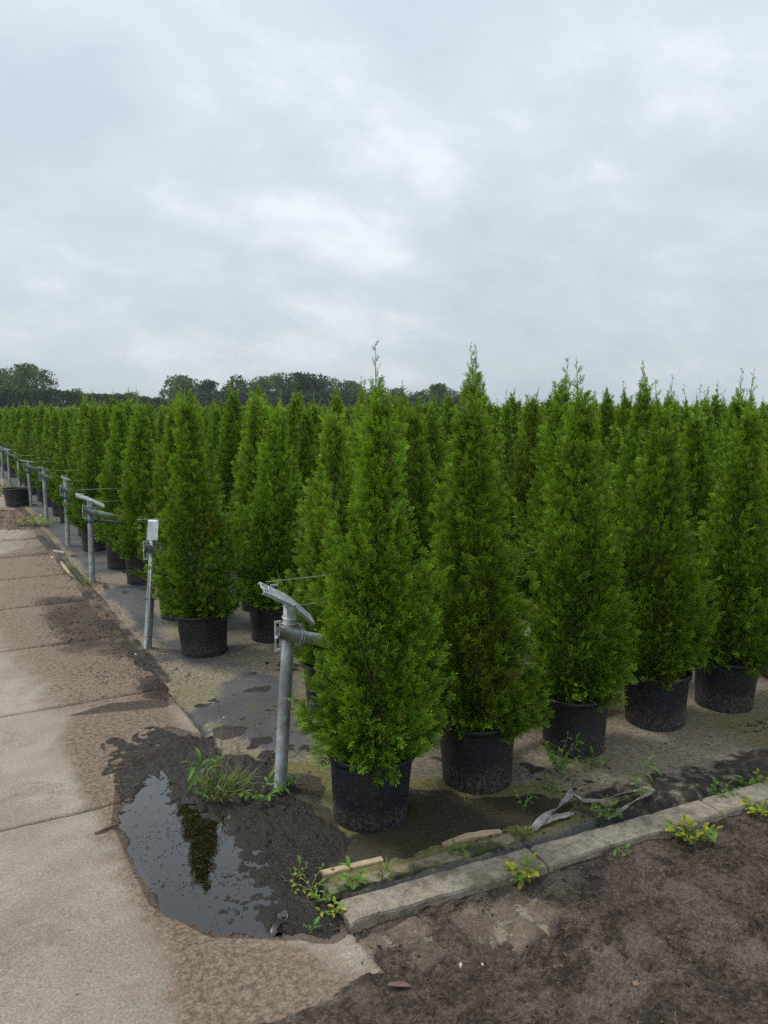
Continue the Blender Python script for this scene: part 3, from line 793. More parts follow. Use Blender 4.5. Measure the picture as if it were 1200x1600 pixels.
def sprays_mesh(name, P, D, L, temps, mat, tint, dry, rg, smooth=False):
    """P positions, D directions, L lengths"""
    n = len(P)
    up = rg.normal(size=(n, 3)); S = np.cross(D, up); S /= np.linalg.norm(S, axis=1)[:, None] + 1e-9
    N = np.cross(D, S)
    Vs = []; Ts = []
    which = rg.integers(0, len(temps), n)
    for k, (Q, T) in enumerate(temps):
        m_ = which == k
        if not m_.any(): continue
        p, d, s_, n_, l = P[m_], D[m_], S[m_], N[m_], L[m_]
        v = p[:, None, :] + l[:, None, None] * (Q[None, :, 0, None] * s_[:, None, :] + Q[None, :, 1, None] * d[:, None, :] + Q[None, :, 2, None] * n_[:, None, :])
        Vs.append(v.reshape(-1, 3))
        c = np.zeros((m_.sum(), len(T), 4)); c[..., 0] = T[None, :]; c[..., 1] = tint[m_][:, None]; c[..., 2] = dry[m_][:, None]; c[..., 3] = 1
        Ts.append(c.reshape(-1, 4))
    V = np.vstack(Vs); C = np.vstack(Ts)
    F = np.arange(len(V)).reshape(-1, 4)
    return mesh_np(name, V, F, mat, smooth, {'tint': C})

ZB, ZT = 0.25, 1.64
def prof(t, kind):
    xsn = [0, .06, .16, .3, .5, .7, .85, .95, 1.0]
    ysn = {'a': [.62, .86, .98, 1.0, .82, .56, .32, .17, .07],
           'b': [.58, .82, .96, 1.0, .86, .60, .34, .17, .06],
           'c': [.76, .94, 1.0, .96, .76, .52, .30, .16, .06],
           'd': [.60, .82, .95, 1.0, .90, .66, .40, .20, .08]}[kind]
    ysn = [y_ * k_ for y_, k_ in zip(ysn, (1, 1.02, 1.03, 1.0, .96, .90, .86, .86, .9))]
    return np.interp(t, xsn, ysn)
def make_crown(name, seed, kind, rmax, n_plume, per, Ls, temps, mat, dryf=0.03, lean=(0, 0), top=ZT, leaders=2, lead_h=0.22):
    rg = np.random.default_rng(seed)
    zz = list(rg.uniform(0.0, 0.10, n_plume // 9))
    while len(zz) < n_plume:
        t_ = rg.random(); 
        if rg.random() < prof(t_, kind) + 0.12: zz.append(t_)
    tz = np.sort(np.array(zz)); th = (np.arange(n_plume) * 2.39996 + rg.normal(0, .35, n_plume))
    zc = ZB + tz * (top - ZB)
    lob = 1 + 0.13 * np.sin(th * 2 + seed) * np.sin(zc * 5 + seed) + 0.10 * np.sin(th * 5 + zc * 4 + seed * 2) + 0.085 * rg.normal(size=n_plume)
    kf = 3 + seed % 3
    cr_ = np.cos(kf * th + 1.6 * np.sin(zc * 3.6 + seed) + seed) * 0.6 + 0.4 * np.sin(2 * th - zc * 6 + seed * 3)
    crease = sstep(cr_, 0.30, 0.85) * sstep(tz, 0.03, 0.15) * (1 - sstep(tz, .80, .95))
    lob = lob * (1 - 0.30 * crease)
    nb_ = 30
    bt = np.sort(rg.uniform(0.02, .92, nb_)); bth = np.arange(nb_) * 2.39996 * 1.7 + rg.normal(0, .3, nb_)
    dth = (bth[None, :] - th[:, None] + math.pi) % (2 * math.pi) - math.pi
    cell = rmax * prof(tz, kind)[:, None] / 0.085
    dd_ = np.sqrt((dth * cell) ** 2 + ((bt[None, :] - tz[:, None]) * (top - ZB) / 0.24) ** 2)
    kb = dd_.argmin(1); dmin = dd_[np.arange(n_plume), kb]
    th = th + 0.30 * dth[np.arange(n_plume), kb] * np.clip(1.2 - dmin, 0, 1)
    lob = lob * (1.12 - 0.34 * np.clip(dmin, 0, 1.15) ** 2)
    rr = rmax * prof(tz, kind) * lob * (0.80 - 0.12 * tz)
    up_amt = 0.55 + 0.9 * tz
    out = np.stack([np.cos(th), np.sin(th), np.zeros(n_plume)], -1)
    ctr = out * rr[:, None]; ctr[:, 2] = zc
    ctr[:, 0] += lean[0] * tz; ctr[:, 1] += lean[1] * tz
    ax = out * (0.24 + 0.34 * (1 - tz) ** 2)[:, None] + np.array([0, 0, 1.0]) * up_amt[:, None] + rg.normal(0, .12, (n_plume, 3))
    low = tz < 0.08
    ax[low, 2] *= 0.45
    ax /= np.linalg.norm(ax, axis=1)[:, None]
    plume_t = rg.random(n_plume)
    plume_dry = (rg.random(n_plume) < dryf).astype(float)
    hl = 0.155 * (0.75 + 0.5 * rg.random(n_plume)) * (1 - 0.25 * tz)
    rho = (0.015 + 0.027 * prof(tz, kind)) * (0.7 + 0.6 * rg.random(n_plume))
    j = np.repeat(np.arange(n_plume), per)
    n = len(j)
    u = rg.uniform(-1, 1, n)
    rv = rg.normal(size=(n, 3)); rv -= ax[j] * (rv * ax[j]).sum(1)[:, None]; rv /= np.linalg.norm(rv, axis=1)[:, None]
    rv = rv + 0.45 * out[j]; rv /= np.linalg.norm(rv, axis=1)[:, None]
    width = np.sqrt(np.clip(1 - (0.9 * u) ** 2, 0, 1)) * np.sqrt(rg.random(n))
    P_ = ctr[j] + ax[j] * (u * hl[j])[:, None] + rv * (width * rho[j])[:, None]
    L = Ls * rg.uniform(0.7, 1.25, n) * (1 - 0.22 * tz[j])
    D = ax[j] * 0.95 + out[j] * 0.40 + rv * 0.55 + rg.normal(0, .16, (n, 3))
    dl = low[j]; D[dl, 2] -= 0.25; D[dl, :2] *= 0.8
    D /= np.linalg.norm(D, axis=1)[:, None]
    P_ = P_ - D * (L * 0.45)[:, None]
    # inner fill
    m_ = int(n * 0.12)
    ti = rg.random(m_) * .97; thi = rg.random(m_) * 6.283; ri = rmax * prof(ti, kind) * rg.uniform(.2, .6, m_)
    Pi = np.stack([np.cos(thi) * ri + lean[0] * ti, np.sin(thi) * ri + lean[1] * ti, ZB + 0.03 + ti * (top - ZB)], -1)
    Di = np.stack([np.cos(thi) * .7, np.sin(thi) * .7, np.full(m_, .8)], -1) + rg.normal(0, .3, (m_, 3)); Di /= np.linalg.norm(Di, axis=1)[:, None]
    # leaders
    PL = []; DL = []; LL = []; stems = MB()
    tx, ty = lean
    for q in range(leaders + 2):
        a0 = rg.random() * 6.28; o_ = 0.012 if q == 0 else 0.04
        hgt = lead_h * (1.0 if q == 0 else rg.uniform(.35, .85))
        base = np.array([tx + math.cos(a0) * o_, ty + math.sin(a0) * o_, top - 0.08 - 0.08 * (q > 0)])
        tip = base + np.array([rg.normal(0, .028), rg.normal(0, .028), hgt + 0.08])
        mid = (base + tip) / 2 + np.array([rg.normal(0, .006), rg.normal(0, .006), 0])
        stems.tube([base, mid, tip], [0.0028, 0.0020, 0.0009], 5)
        ns = int(6.5 * (hgt + .1) / 0.3 * (1.8 if temps is T_HI else 1.1)) + 3
        for s_ in range(ns):
            f_ = (s_ + .5) / ns; p0 = base * (1 - f_) + tip * f_
            a1_ = s_ * 2.4 + rg.random(); el = rg.uniform(1.1, 2.6)
            d = np.array([math.cos(a1_), math.sin(a1_), el]); d /= np.linalg.norm(d)
            ln = (0.066 * (1 - f_) + 0.024) * rg.uniform(.7, 1.2)
            PL.append(p0); DL.append(d); LL.append(ln)
            if f_ < .30:
                for e in range(2):
                    pp = p0 + d * ln * rg.uniform(.3, .8); dd = d + rg.normal(0, .35, 3); dd[2] += .3; dd /= np.linalg.norm(dd)
                    PL.append(pp); DL.append(dd); LL.append(ln * .7)
    if not PL: PL, DL, LL = [[0, 0, 1.5]], [[0, 0, 1]], [0.03]
    PA = np.vstack([P_, Pi, np.array(PL)]); DA = np.vstack([D, Di, np.array(DL)])
    LA = np.concatenate([L, np.full(m_, Ls * .9), np.array(LL)])
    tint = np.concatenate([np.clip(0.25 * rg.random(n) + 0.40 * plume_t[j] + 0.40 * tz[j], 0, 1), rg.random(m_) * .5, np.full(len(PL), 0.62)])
    dry = np.concatenate([plume_dry[j] * rg.uniform(.4, 1, n), np.where(rg.random(m_) < .18, rg.uniform(.5, 1, m_), 0), np.full(len(PL), 0.15)])
    cm = sprays_mesh(name, PA, DA, LA, temps, mat, tint, dry, rg)
    # stem wood
    tr = MB()
    tr.tube([(0, 0, 0.2), (0.004, 0, 0.6), (lean[0] * .6, lean[1] * .6, 1.1), (tx, ty, top)], [0.017, 0.013, 0.008, 0.003], 8)
    for q in range(0, n_plume, 2):
        c = ctr[q] - ax[q] * hl[q] * .3
        z0 = max(0.28, c[2] - 0.10 - 0.35 * rr[q]); b = np.array([lean[0] * .5 * tz[q], lean[1] * .5 * tz[q], z0])
        md = (b * .45 + c * .55); md[2] -= 0.01
        tr.tube([b, md, c], [0.004, 0.003, 0.0015], 4, cap=False)
    return cm, tr.mesh(name + '_trunk', M['bark'], True), (stems.mesh(name + '_leader', M['leader'], True) if leaders else None)

HI = []
specs = [  # kind, rmax, lean, top, leaders, leader height, pale
    ('c', 0.236, (0.0, 0.0), 1.62, 3, 0.24, 0),   # 0 front plant
    ('a', 0.238, (0.0, 0.01), 1.60, 3, 0.27, 0),     # 1
    ('b', 0.246, (0.0, 0.0), 1.62, 3, 0.24, 0),      # 2
    ('d', 0.232, (-0.02, 0.01), 1.58, 2, 0.22, 0),   # 3
    ('a', 0.256, (0.02, 0.02), 1.66, 1, 0.10, 0),    # 4
    ('b', 0.240, (-0.01, -0.02), 1.60, 2, 0.12, 1),  # 5 pale
]
for i, (k, rm, ln, tp, ld, lh, pale) in enumerate(specs):
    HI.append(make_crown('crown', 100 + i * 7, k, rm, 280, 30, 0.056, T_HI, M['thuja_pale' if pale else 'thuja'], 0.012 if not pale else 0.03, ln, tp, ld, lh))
MID = []
for i, (k, rm, tp, ld, lh) in enumerate([('a', .235, 1.60, 2, .24), ('b', .245, 1.68, 1, .16), ('d', .225, 1.55, 3, .28), ('c', .25, 1.64, 2, .16), ('a', .215, 1.66, 2, .24)]):
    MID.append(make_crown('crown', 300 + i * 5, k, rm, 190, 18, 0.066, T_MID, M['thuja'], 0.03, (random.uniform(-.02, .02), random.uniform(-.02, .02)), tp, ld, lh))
LOW = []
for i, (k, rm, tp, ld, lh) in enumerate([('a', .245, 1.60, 2, .16), ('b', .25, 1.64, 1, .12), ('d', .24, 1.58, 1, .18)]):
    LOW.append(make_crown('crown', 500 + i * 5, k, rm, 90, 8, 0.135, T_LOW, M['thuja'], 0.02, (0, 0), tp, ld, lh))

# pots
def pot_mesh(rt, rb, h, seg=40, name='pot'):
    p = [(0.001, 0.004), (rb - .006, 0.004), (rb, 0.0), (rb + .003, 0.006)]
    for k in range(1, 6): p.append((rb + (rt - rb - .006) * k / 6, h * k / 6.3))
    p += [(rt - .006, h - .030), (rt - .004, h - .024), (rt + .004, h - .022), (rt + .006, h - .006), (rt + .004, h), (rt - .002, h), (rt - .006, h - .008), (rt - .012, h - .06), (rb * .98, 0.02)]
    return MB().lathe(p, seg).mesh(name, M['pot'], True)
POT_HI = pot_mesh(0.172, 0.146, 0.280, 48)
POT_LO = pot_mesh(0.172, 0.146, 0.280, 20)
def soil_mesh(r, z, seed):
    mb = MB(); vs = [(0, 0, z + .012)]; fs = []; rr = random.Random(seed)
    for a in range(3):
        for k in range(18):
            t_ = 2 * math.pi * k / 18; q = r * (a + 1) / 3; vs.append((q * math.cos(t_), q * math.sin(t_), z + rr.uniform(-.006, .010)))
    for k in range(18): fs.append((0, 1 + k, 1 + (k + 1) % 18))
    for a in range(2):
        for k in range(18): k2 = (k + 1) % 18; fs.append((1 + a * 18 + k, 1 + (a + 1) * 18 + k, 1 + (a + 1) * 18 + k2, 1 + a * 18 + k2))
    return mb.add(vs, fs).mesh('potting_soil', M['peat'], True)
SOIL = soil_mesh(0.160, 0.250, 1)

# ------------------------------------------------------------------ where the plants stand
rp = random.Random(42)
plants = []      # x, y, row, col, scale, rot, variant or None
front = [W(578, 1300, push=.145), W(745, 1240, push=.145), W(895, 1187, push=.145), W(1022, 1143, push=.145), W(1129, 1115, push=.145)]
NROW = 56
for r_ in range(NROW):
    k, second = divmod(r_, 2)
    y0 = (2.70 if not second else 3.58) + 2.35 * k
    x0 = 1.53 if not second else 1.60
    col = 0
    while True:
        x = x0 + 0.56 * col
        xx = x + rp.uniform(-.05, .05) * (1 + (col > 0)); yy = y0 + rp.uniform(-.05, .05)
        sc = rp.uniform(.94, 1.08); rot = rp.uniform(0, 6.28)
        if x > 48: break
        ang = math.degrees(math.atan2(xx, yy))   # clockwise from +Y
        dist = math.hypot(xx, yy)
        lim = YAW + 26.6 + 180 / math.pi * 0.45 / max(dist, 1) + 3
        if dist < 66 and ang < lim and ang > -1:
            plants.append([xx, yy, r_, col, sc, rot, None])
        col += 1
def find(r_, c_):
    for p in plants:
        if p[2] == r_ and p[3] == c_: return p
for c_, (x, y) in enumerate(front):
    p = find(0, c_); p[0], p[1] = x, y
fixed = {(0, 0): (1.0, 0.4, 0), (0, 1): (1.0, 1.2, 1), (0, 2): (1.0, 2.0, 2), (0, 3): (.985, 0.3, 3), (0, 4): (.98, 3.3, 1), (0, 5): (.97, 5, 2)}
for (r_, c_), (sc, rot, var) in fixed.items():
    p = find(r_, c_)
    if p: p[4], p[5], p[6] = sc, rot, var
def setp(r_, c_, x, y, sc=1.0, rot=0.0, var=None):
    p = find(r_, c_); p[0], p[1], p[4], p[5] = x, y, sc, rot
    if var is not None: p[6] = var
setp(1, 0, 1.76, 3.62, .97, 2.0, 5)
setp(2, 0, *W(320, 1028, push=.145), .98, 1.0, 4)
setp(2, 1, *W(425, 1005, push=.145), .985, 4.0, 3)
setp(3, 0, 1.53, 5.95, 1.0, 3.0, 5)
setp(4, 0, *W(225, 914, push=.145), .99, 3.0, 2)
setp(5, 0, *W(192, 890, push=.145), .97, 1.0, 4)
setp(6, 0, *W(150, 862, push=.145), 1.0, 2.0, 0)
def score(p):
    d = math.hypot(p[0], p[1]); s = 1 / d
    if p[2] == 0: s *= 3
    if p[3] == 0: s *= 2.2
    elif p[3] == 1: s *= 1.4
    return -s
plants.sort(key=score)
indiv, rest = plants[:300], plants[300:]
ORD = ['first', 'second', 'third', 'fourth', 'fifth', 'sixth', 'seventh', 'eighth', 'ninth', 'tenth', 'eleventh', 'twelfth', 'thirteenth', 'fourteenth', 'fifteenth', 'sixteenth', 'seventeenth', 'eighteenth', 'nineteenth', 'twentieth']
def ordw(n):
    if n < 20: return ORD[n]
    n += 1
    return f"{n}{'th' if 10 <= n % 100 <= 20 else {1: 'st', 2: 'nd', 3: 'rd'}.get(n % 10, 'th')}"
NEAR_LABEL = {
    (0, 0): 'broad bright green arborvitae standing in the wet nearest the puddle and first post',
    (0, 1): 'tall thin-tipped arborvitae in front row beside the broad nearest one',
    (0, 2): 'full green arborvitae behind the leafy weed, its pot showing brown soil',
    (0, 3): 'dark green arborvitae in front row, fourth pot counted from the puddle',
    (0, 4): 'slender arborvitae in front row whose pot foot is splashed pale grey',
    (0, 5): 'arborvitae cut by the right edge, end of the visible front row',
    (1, 0): 'pale yellow-green arborvitae directly behind the nearest one, left of its tip',
    (2, 0): 'round dense arborvitae standing alone between the first and second posts',
    (2, 1): 'narrow dark arborvitae just right of the lone one behind first post',
    (3, 0): 'yellowish arborvitae peeping out left of the lone dense one by second post',
    (4, 0): 'green arborvitae with its pot just left of the second post',
    (5, 0): 'arborvitae with its pot between the second and third posts',
    (6, 0): 'wide arborvitae with its pot right behind the third post'}
first_objs = {}
for x, y, r_, c_, sc, rot, var in indiv:
    d = math.hypot(x, y)
    if (r_, c_) in NEAR_LABEL: lab = NEAR_LABEL[(r_, c_)]
    elif r_ == 0: lab = f'potted arborvitae in the front row by the kerb, {ordw(c_)} from the road'
    elif c_ == 0: lab = f'potted arborvitae at the road end of the {ordw(r_)} row back from the kerb'
    else: lab = f'potted arborvitae, {ordw(c_)} from the road in the {ordw(r_)} row back'
    gz = float(ground_h(np.array([x]), np.array([y]))[0])
    root = thing('arborvitae', lab, 'potted conifer', (x, y, gz - 0.004), rot, 'potted arborvitae in rows')
    rf = random.Random(r_ * 100 + c_)
    root.rotation_euler = (rf.uniform(-.03, .03), rf.uniform(-.03, .03), rot)
    if var is not None: cs = HI[var]; hi_ = True
    elif d < 9.0:
        cs = HI[rf.choice([0, 1, 2, 3, 3, 4, 4, 5])]; hi_ = True
    else:
        cs = MID[rf.randrange(5)]; hi_ = False
    wsc = rf.uniform(.86, 1.08) if var is None else 1.0
    co = link('crown', cs[0], root, scale=(sc * wsc, sc * wsc, sc))
    if not hi_: first_objs.setdefault(id(cs[0]), co)
    if d < 14: link('trunk', cs[1], root, scale=(sc * wsc, sc * wsc, sc))
    if cs[2]: link('leader_shoot', cs[2], root, scale=(sc * wsc, sc * wsc, sc))
    ps = rf.uniform(.97, 1.04)
    link('pot', POT_HI if d < 9 else POT_LO, root, scale=(ps, ps, ps))
    if d < 14: link('potting_soil', SOIL, root, scale=(ps, ps, ps))

# the far rows read as one mass: one object, instanced on points
low_objs = []
me = bpy.data.meshes.new('far_arborvitae_rows')
rest_np = np.array([[p[0], p[1], -0.012] for p in rest])
me.from_pydata(rest_np.tolist(), [], [])
n = len(rest)
for an, tp, arr in (('rz', 'FLOAT', [p[5] for p in rest]), ('sc', 'FLOAT', [p[4] for p in rest]), ('pick', 'INT', [rp.randrange(3) for _ in rest])):
    a = me.attributes.new(an, tp, 'POINT'); a.data.foreach_set('value', arr)
mass = tag(link('arborvitae_rows', me), 'far rows of potted arborvitae merging into one green field', kind='stuff')
ng = bpy.data.node_groups.new('far_rows', 'GeometryNodeTree')
ng.interface.new_socket('Geometry', in_out='INPUT', socket_type='NodeSocketGeometry')
ng.interface.new_socket('Geometry', in_out='OUTPUT', socket_type='NodeSocketGeometry')
g = NT(ng)
gi = g.node('NodeGroupInput'); go = g.node('NodeGroupOutput')
# the three crown shapes are those of plants standing in the field
lowest = [p for p in indiv if math.hypot(p[0], p[1]) > 9][-3:]
srcs = []
cand = [o for o in COL.objects if o.name.split('.')[0] == 'crown' and o.data in [c[0] for c in MID]][-3:]
for o, c in zip(cand, LOW):
    o.data = c[0]; srcs.append(o)
pot_src = [o for o in COL.objects if o.name.split('.')[0] == 'pot' and o.data == POT_LO][-1]
def attr(nm, dt):
    return g.node('GeometryNodeInputNamedAttribute', {'Name': nm}, data_type=dt).outputs[0]
jn = g.node('GeometryNodeJoinGeometry')
for o in srcs:
    oi = g.node('GeometryNodeObjectInfo', {'Object': o}, transform_space='ORIGINAL')
    gti = g.node('GeometryNodeGeometryToInstance', {0: oi.outputs['Geometry']})
    g.l.new(gti.outputs[0], jn.inputs[0])
scn = g.node('ShaderNodeCombineXYZ', {0: attr('sc', 'FLOAT'), 1: attr('sc', 'FLOAT'), 2: attr('sc', 'FLOAT')}).outputs[0]
rzn = g.node('ShaderNodeCombineXYZ', {2: attr('rz', 'FLOAT')}).outputs[0]
iop = g.node('GeometryNodeInstanceOnPoints', {'Points': gi.outputs[0], 'Instance': jn.outputs[0], 'Pick Instance': True, 'Instance Index': attr('pick', 'INT'), 'Scale': scn})
g.l.new(rzn, iop.inputs['Rotation'])
oip = g.node('GeometryNodeObjectInfo', {'Object': pot_src}, transform_space='ORIGINAL')
iop2 = g.node('GeometryNodeInstanceOnPoints', {'Points': gi.outputs[0], 'Instance': oip.outputs['Geometry']})
jn2 = g.node('GeometryNodeJoinGeometry')
g.l.new(iop.outputs[0], jn2.inputs[0]); g.l.new(iop2.outputs[0], jn2.inputs[0])
g.l.new(jn2.outputs[0], go.inputs[0])
mass.modifiers.new('far_rows', 'NODES').node_group = ng

# ------------------------------------------------------------------ posts with clamps, brackets and pipes
def bracket_mesh(up_l, up_a, dn_l, dn_a, wd=0.048, th=0.016):
    """bent channel: one arm rising towards -X, the other falling towards +X"""
    mb = MB()
    p0 = Vector((-up_l * math.cos(R(up_a)), 0, up_l * math.sin(R(up_a))))
    p1 = Vector((0, 0, 0)); p2 = Vector((dn_l * math.cos(R(dn_a)), 0, -dn_l * math.sin(R(dn_a))))
    def ch(a, b):
        d = (b - a).normalized(); s = Vector((0, 1, 0)); n_ = d.cross(s) * -1
        if n_.z < 0: n_ = -n_
        hw = wd / 2; k = 0.003
        sec = [(-hw, -th), (-hw, 0), (hw, 0), (hw, -th), (hw - k, -th), (hw - k, -k), (-hw + k, -k), (-hw + k, -th)]
        vs = [a + s * x + n_ * z for x, z in sec] + [b + s * x + n_ * z for x, z in sec]
        fs = [(i, (i + 1) % 8, 8 + (i + 1) % 8, 8 + i) for i in range(8)] + [tuple(range(8))[::-1], tuple(range(8, 16))]
        mb.add(vs, fs)
    m1 = p1 + (p0 - p1) * 0.12; m2 = p1 + (p2 - p1) * 0.12 
    ch(p0, m1); ch(m1, m2); ch(m2, p2)
    return mb
posts = []
def steel_post(px, py, h, lean, label, bcfg, yaw, rail_len, rail_dir, hi=True, hose=False, rod=False, roll=0.0, bz=0.014):
    root = thing('steel_post', label, 'post', (px, py, -0.02), 0, 'galvanised posts along the road')
    top = Vector((lean[0] * h, lean[1] * h, h))
    seg = 20 if hi else 10
    link('pole', MB().tube([(0, 0, -.02), top * .5, top], [0.0275, 0.027, 0.0265], seg, hollow=.86).mesh('pole', M['galv'], True), root)
    zr = 0.70 / h; rp_ = top * zr
    rd = Vector((math.sin(R(rail_dir)), -math.cos(R(rail_dir)), -math.tan(R(17)))).normalized()
    side = Vector((-rd.y, rd.x, 0)).normalized()
    if side.y > 0: side = -side                # the pipe lies on the near side of the pole
    c0 = rp_ + side * 0.054
    rr_ = 0.0255
    a_, b_ = c0 - rd * 0.075, c0 + rd * rail_len
    link('rail_pipe', MB().tube([a_, c0, b_], rr_, seg, hollow=.86).mesh('rail_pipe', M['galv'], True), root)
    cl = MB()
    cl.torus(c0 + rd * .028, rd, rr_ + .004, .005, 18, 6).torus(c0 + rd * .040, rd, rr_ + .004, .004, 18, 6)
    cl.torus(rp_ + Vector((0, 0, .010)), (lean[0], lean[1], 1), .032, .005, 18, 6).torus(rp_ + Vector((0, 0, -.022)), (lean[0], lean[1], 1), .032, .005, 18, 6)
    cl.box(rp_ + side * .029 + rd * .02, (.034, .034, .05))
    co = link('clamp', cl.mesh('clamp', M['galv'], True), root)
    if hi:
        for q, (dx, dz) in enumerate([(-.040, .020), (.045, .046), (.045, -.046)]):
            bc = c0 + rd * dx * .9 + Vector((0, 0, dz)) - side * .02
            link('bolt', MB().tube([bc - side * .03, bc + side * .022], .0055, 6).tube([bc + side * .012, bc + side * .021], .010, 6).mesh('bolt', M['galv']), co)
        # slotted tightening plate
        pc = rp_ - Vector((0.060, 0.012, 0)) + Vector((0, -0.02, 0.0))
        pm = MB()
        for dx in (-.011, .011): pm.box(pc + Vector((dx, 0, 0)), (.007, .005, .125))
        for dz in (-.060, 0.0, .060): pm.box(pc + Vector((0, 0, dz)), (.028, .0056, .010))
        pm.tube([pc + Vector((0.004, 0, 0.004)), rp_ + Vector((-.01, -.01, .004))], .006, 6)
        link('slotted_plate', pm.mesh('slotted_plate', M['zinc']), root)
    bm_ = bracket_mesh(*bcfg)
    bo = link('bracket', bm_.mesh('bracket', M['zinc']), root, top + Vector((0, 0, bz)), (R(roll), 0, R(yaw)))
    if hi:
        lip = MB(); ul, ua, wd = bcfg[0], bcfg[1], bcfg[4] if len(bcfg) > 4 else .048
        e = Vector((-ul * math.cos(R(ua)), 0, ul * math.sin(R(ua))))
        lip.torus(e + Vector((.012, 0, -.004)), (.3, 0, 1), .018, .0022, 16, 5)
        for q in range(4): lip.torus(e + Vector((.040 + .009 * q, .004, -.004)), (1, 0, .1), .0045, .002, 8, 4)
        link('wire_loop', lip.mesh('wire_loop', M['wire'], True), bo)
        wr = MB()
        for q in range(3): wr.torus(top * (.93 - .03 * q), (.1, .15 * (q - 1), 1), .030, .0022, 18, 5)
        link('wire_wrap', wr.mesh('wire_wrap', M['wire'], True), root)
    if rod:
        link('rod', MB().tube([(-.015, -.055, -.01), (.030 + lean[0] * .3, -.040 + lean[1] * .9, h - .03)], .0065, 8).mesh('rod', M['zinc'], True), root)
        link('cable_tie', MB().torus(top * .45 + Vector((0, -.012, 0)), (lean[0], lean[1], 1), .040, .003, 18, 5).mesh('cable_tie', M['rubber'], True), root)
    if hose:
        h0 = rp_ + Vector((-.01, -.035, -.085))
        link('hose', MB().tube([h0, h0 + Vector((.12, -.15, 0.005)), h0 + Vector((.26, -.34, -.005))], .010, 10).mesh('hose', M['rubber'], True), root)
        link('hose_fitting', MB().tube([h0 - Vector((.02, -.02, 0)), h0 + Vector((.035, -.045, 0.001))], .019, 12).tube([h0 - Vector((.03, -.03, 0)), h0 - Vector((.018, -.02, 0))], .024, 12).mesh('hose_fitting', M['green_plastic'], True), root)
    posts.append((root, top))
    return root
p1 = W(437, 1230); p2 = W(230, 1012); p3 = W(144, 909)
steel_post(*p1, 0.82, (0.075, 0.0), 'nearest galvanised post with bent bracket, left of the broad arborvitae', (0.170, 34, 0.20, 46, 0.062, 0.014), 0, 1.9, 90, roll=32, bz=.02)
steel_post(*p2, 0.80, (0.10, 0.02), 'leaning galvanised post with a thin rod tied to it, second nearest', (0.10, -34, 0.150, 64, .072), 244, 1.9, 90, rod=True, bz=.105)
steel_post(*p3, 0.80, (0.02, 0.0), 'galvanised post with green hose fitting and weeds at its foot, third nearest', (0.13, 26, 0.15, 32, .06), -8, 1.9, 90, hose=True, roll=25)
zig = [(0.10, 8, .10, 10), (0.07, 50, .06, 10, .07), (0.08, 10, .06, 12), (0.05, 30, .05, 20), (0.07, 20, .07, 20)]
for k in range(3, 16):
    yk = p3[1] + 2.31 * (k - 2); xk = 1.24 + rp.uniform(-.03, .03)
    lab = {3: 'post with a flat zinc bracket, fourth from the camera, beyond the white pipe scrap',
           4: 'post standing in the yellow-green weeds, fifth from the camera',
           5: 'post just right of the empty black pot'}.get(k, f'small far galvanised post, {ordw(k)} along the road from the camera')
    steel_post(xk, yk, 0.80 + rp.uniform(-.03, .03), (rp.uniform(-.02, .03), rp.uniform(-.02, .02)), lab, zig[k % 5], rp.uniform(-25, 25), 1.9, 90, hi=k < 6, hose=k in (3, 5))

# wires strung along the rows from the brackets
for i, (root, top) in enumerate(posts[:9]):
    b = root.location + top
    for q, (dx, dz) in enumerate([(-.10, .105), (.03, -.02)]):
        mb = MB(); pts = [(b.x + dx + s * 4.0, b.y + .01 + .03 * q, b.z + dz - (0.015 if s % 2 else 0)) for s in range(4)]
        mb.tube(pts, 0.0016, 5)
        lab = f"{['upper', 'lower'][q]} steel wire running into the rows from the {ordw(i)} post"
        tag(link('support_wire', mb.mesh('support_wire', M['wire'])), lab, 'wire', 'wires strung along the rows')

# ------------------------------------------------------------------ weeds
def leaf_mesh(L, wd, mat, tintv=.5, fold=.25, curl=.3, lobes=False, name='leaf'):
    n = 7; V = []; F = []; T = []
    for i in range(n):
        t_ = i / (n - 1); ww = wd * math.sin(math.pi * min(1, t_ * 0.93 + .04)) ** .8 * (1 - .25 * t_)
        if lobes and 0 < i < n - 1: ww *= 1.25 if i % 2 else .7
        y = L * t_; z = curl * L * (t_ - t_ * t_ * 1.6)
        V += [(-ww / 2, y, z + fold * ww), (0, y, z), (ww / 2, y, z + fold * ww)]; T += [t_, t_, t_]
    for i in range(n - 1):
        a = i * 3; F += [(a, a + 1, a + 4, a + 3), (a + 1, a + 2, a + 5, a + 4)]
    C = np.array([[t_, tintv, 0, 1] for t_ in T])
    me = mesh_np(name, np.array(V), np.array(F), mat, True, {'tint': C})
    return me
LEAF = {
    'g': [leaf_mesh(.05, .019, M['weed_green'], .5), leaf_mesh(.038, .017, M['weed_green'], .8, .2, .1), leaf_mesh(.03, .013, M['weed_green'], .3, .3, .5)],
    'n': [leaf_mesh(.075, .017, M['weed_green'], .4, .3, .5), leaf_mesh(.055, .013, M['weed_green'], .2, .2, .2)],
    'y': [leaf_mesh(.035, .024, M['weed_yellow'], .6, .2, .2, True), leaf_mesh(.028, .020, M['weed_yellow'], .2, .2, .0, True), leaf_mesh(.03, .02, M['weed_green'], .9, .2, .3, True)],
}
def ztop(x, y): return float(ground_h(np.array([x]), np.array([y]))[0])
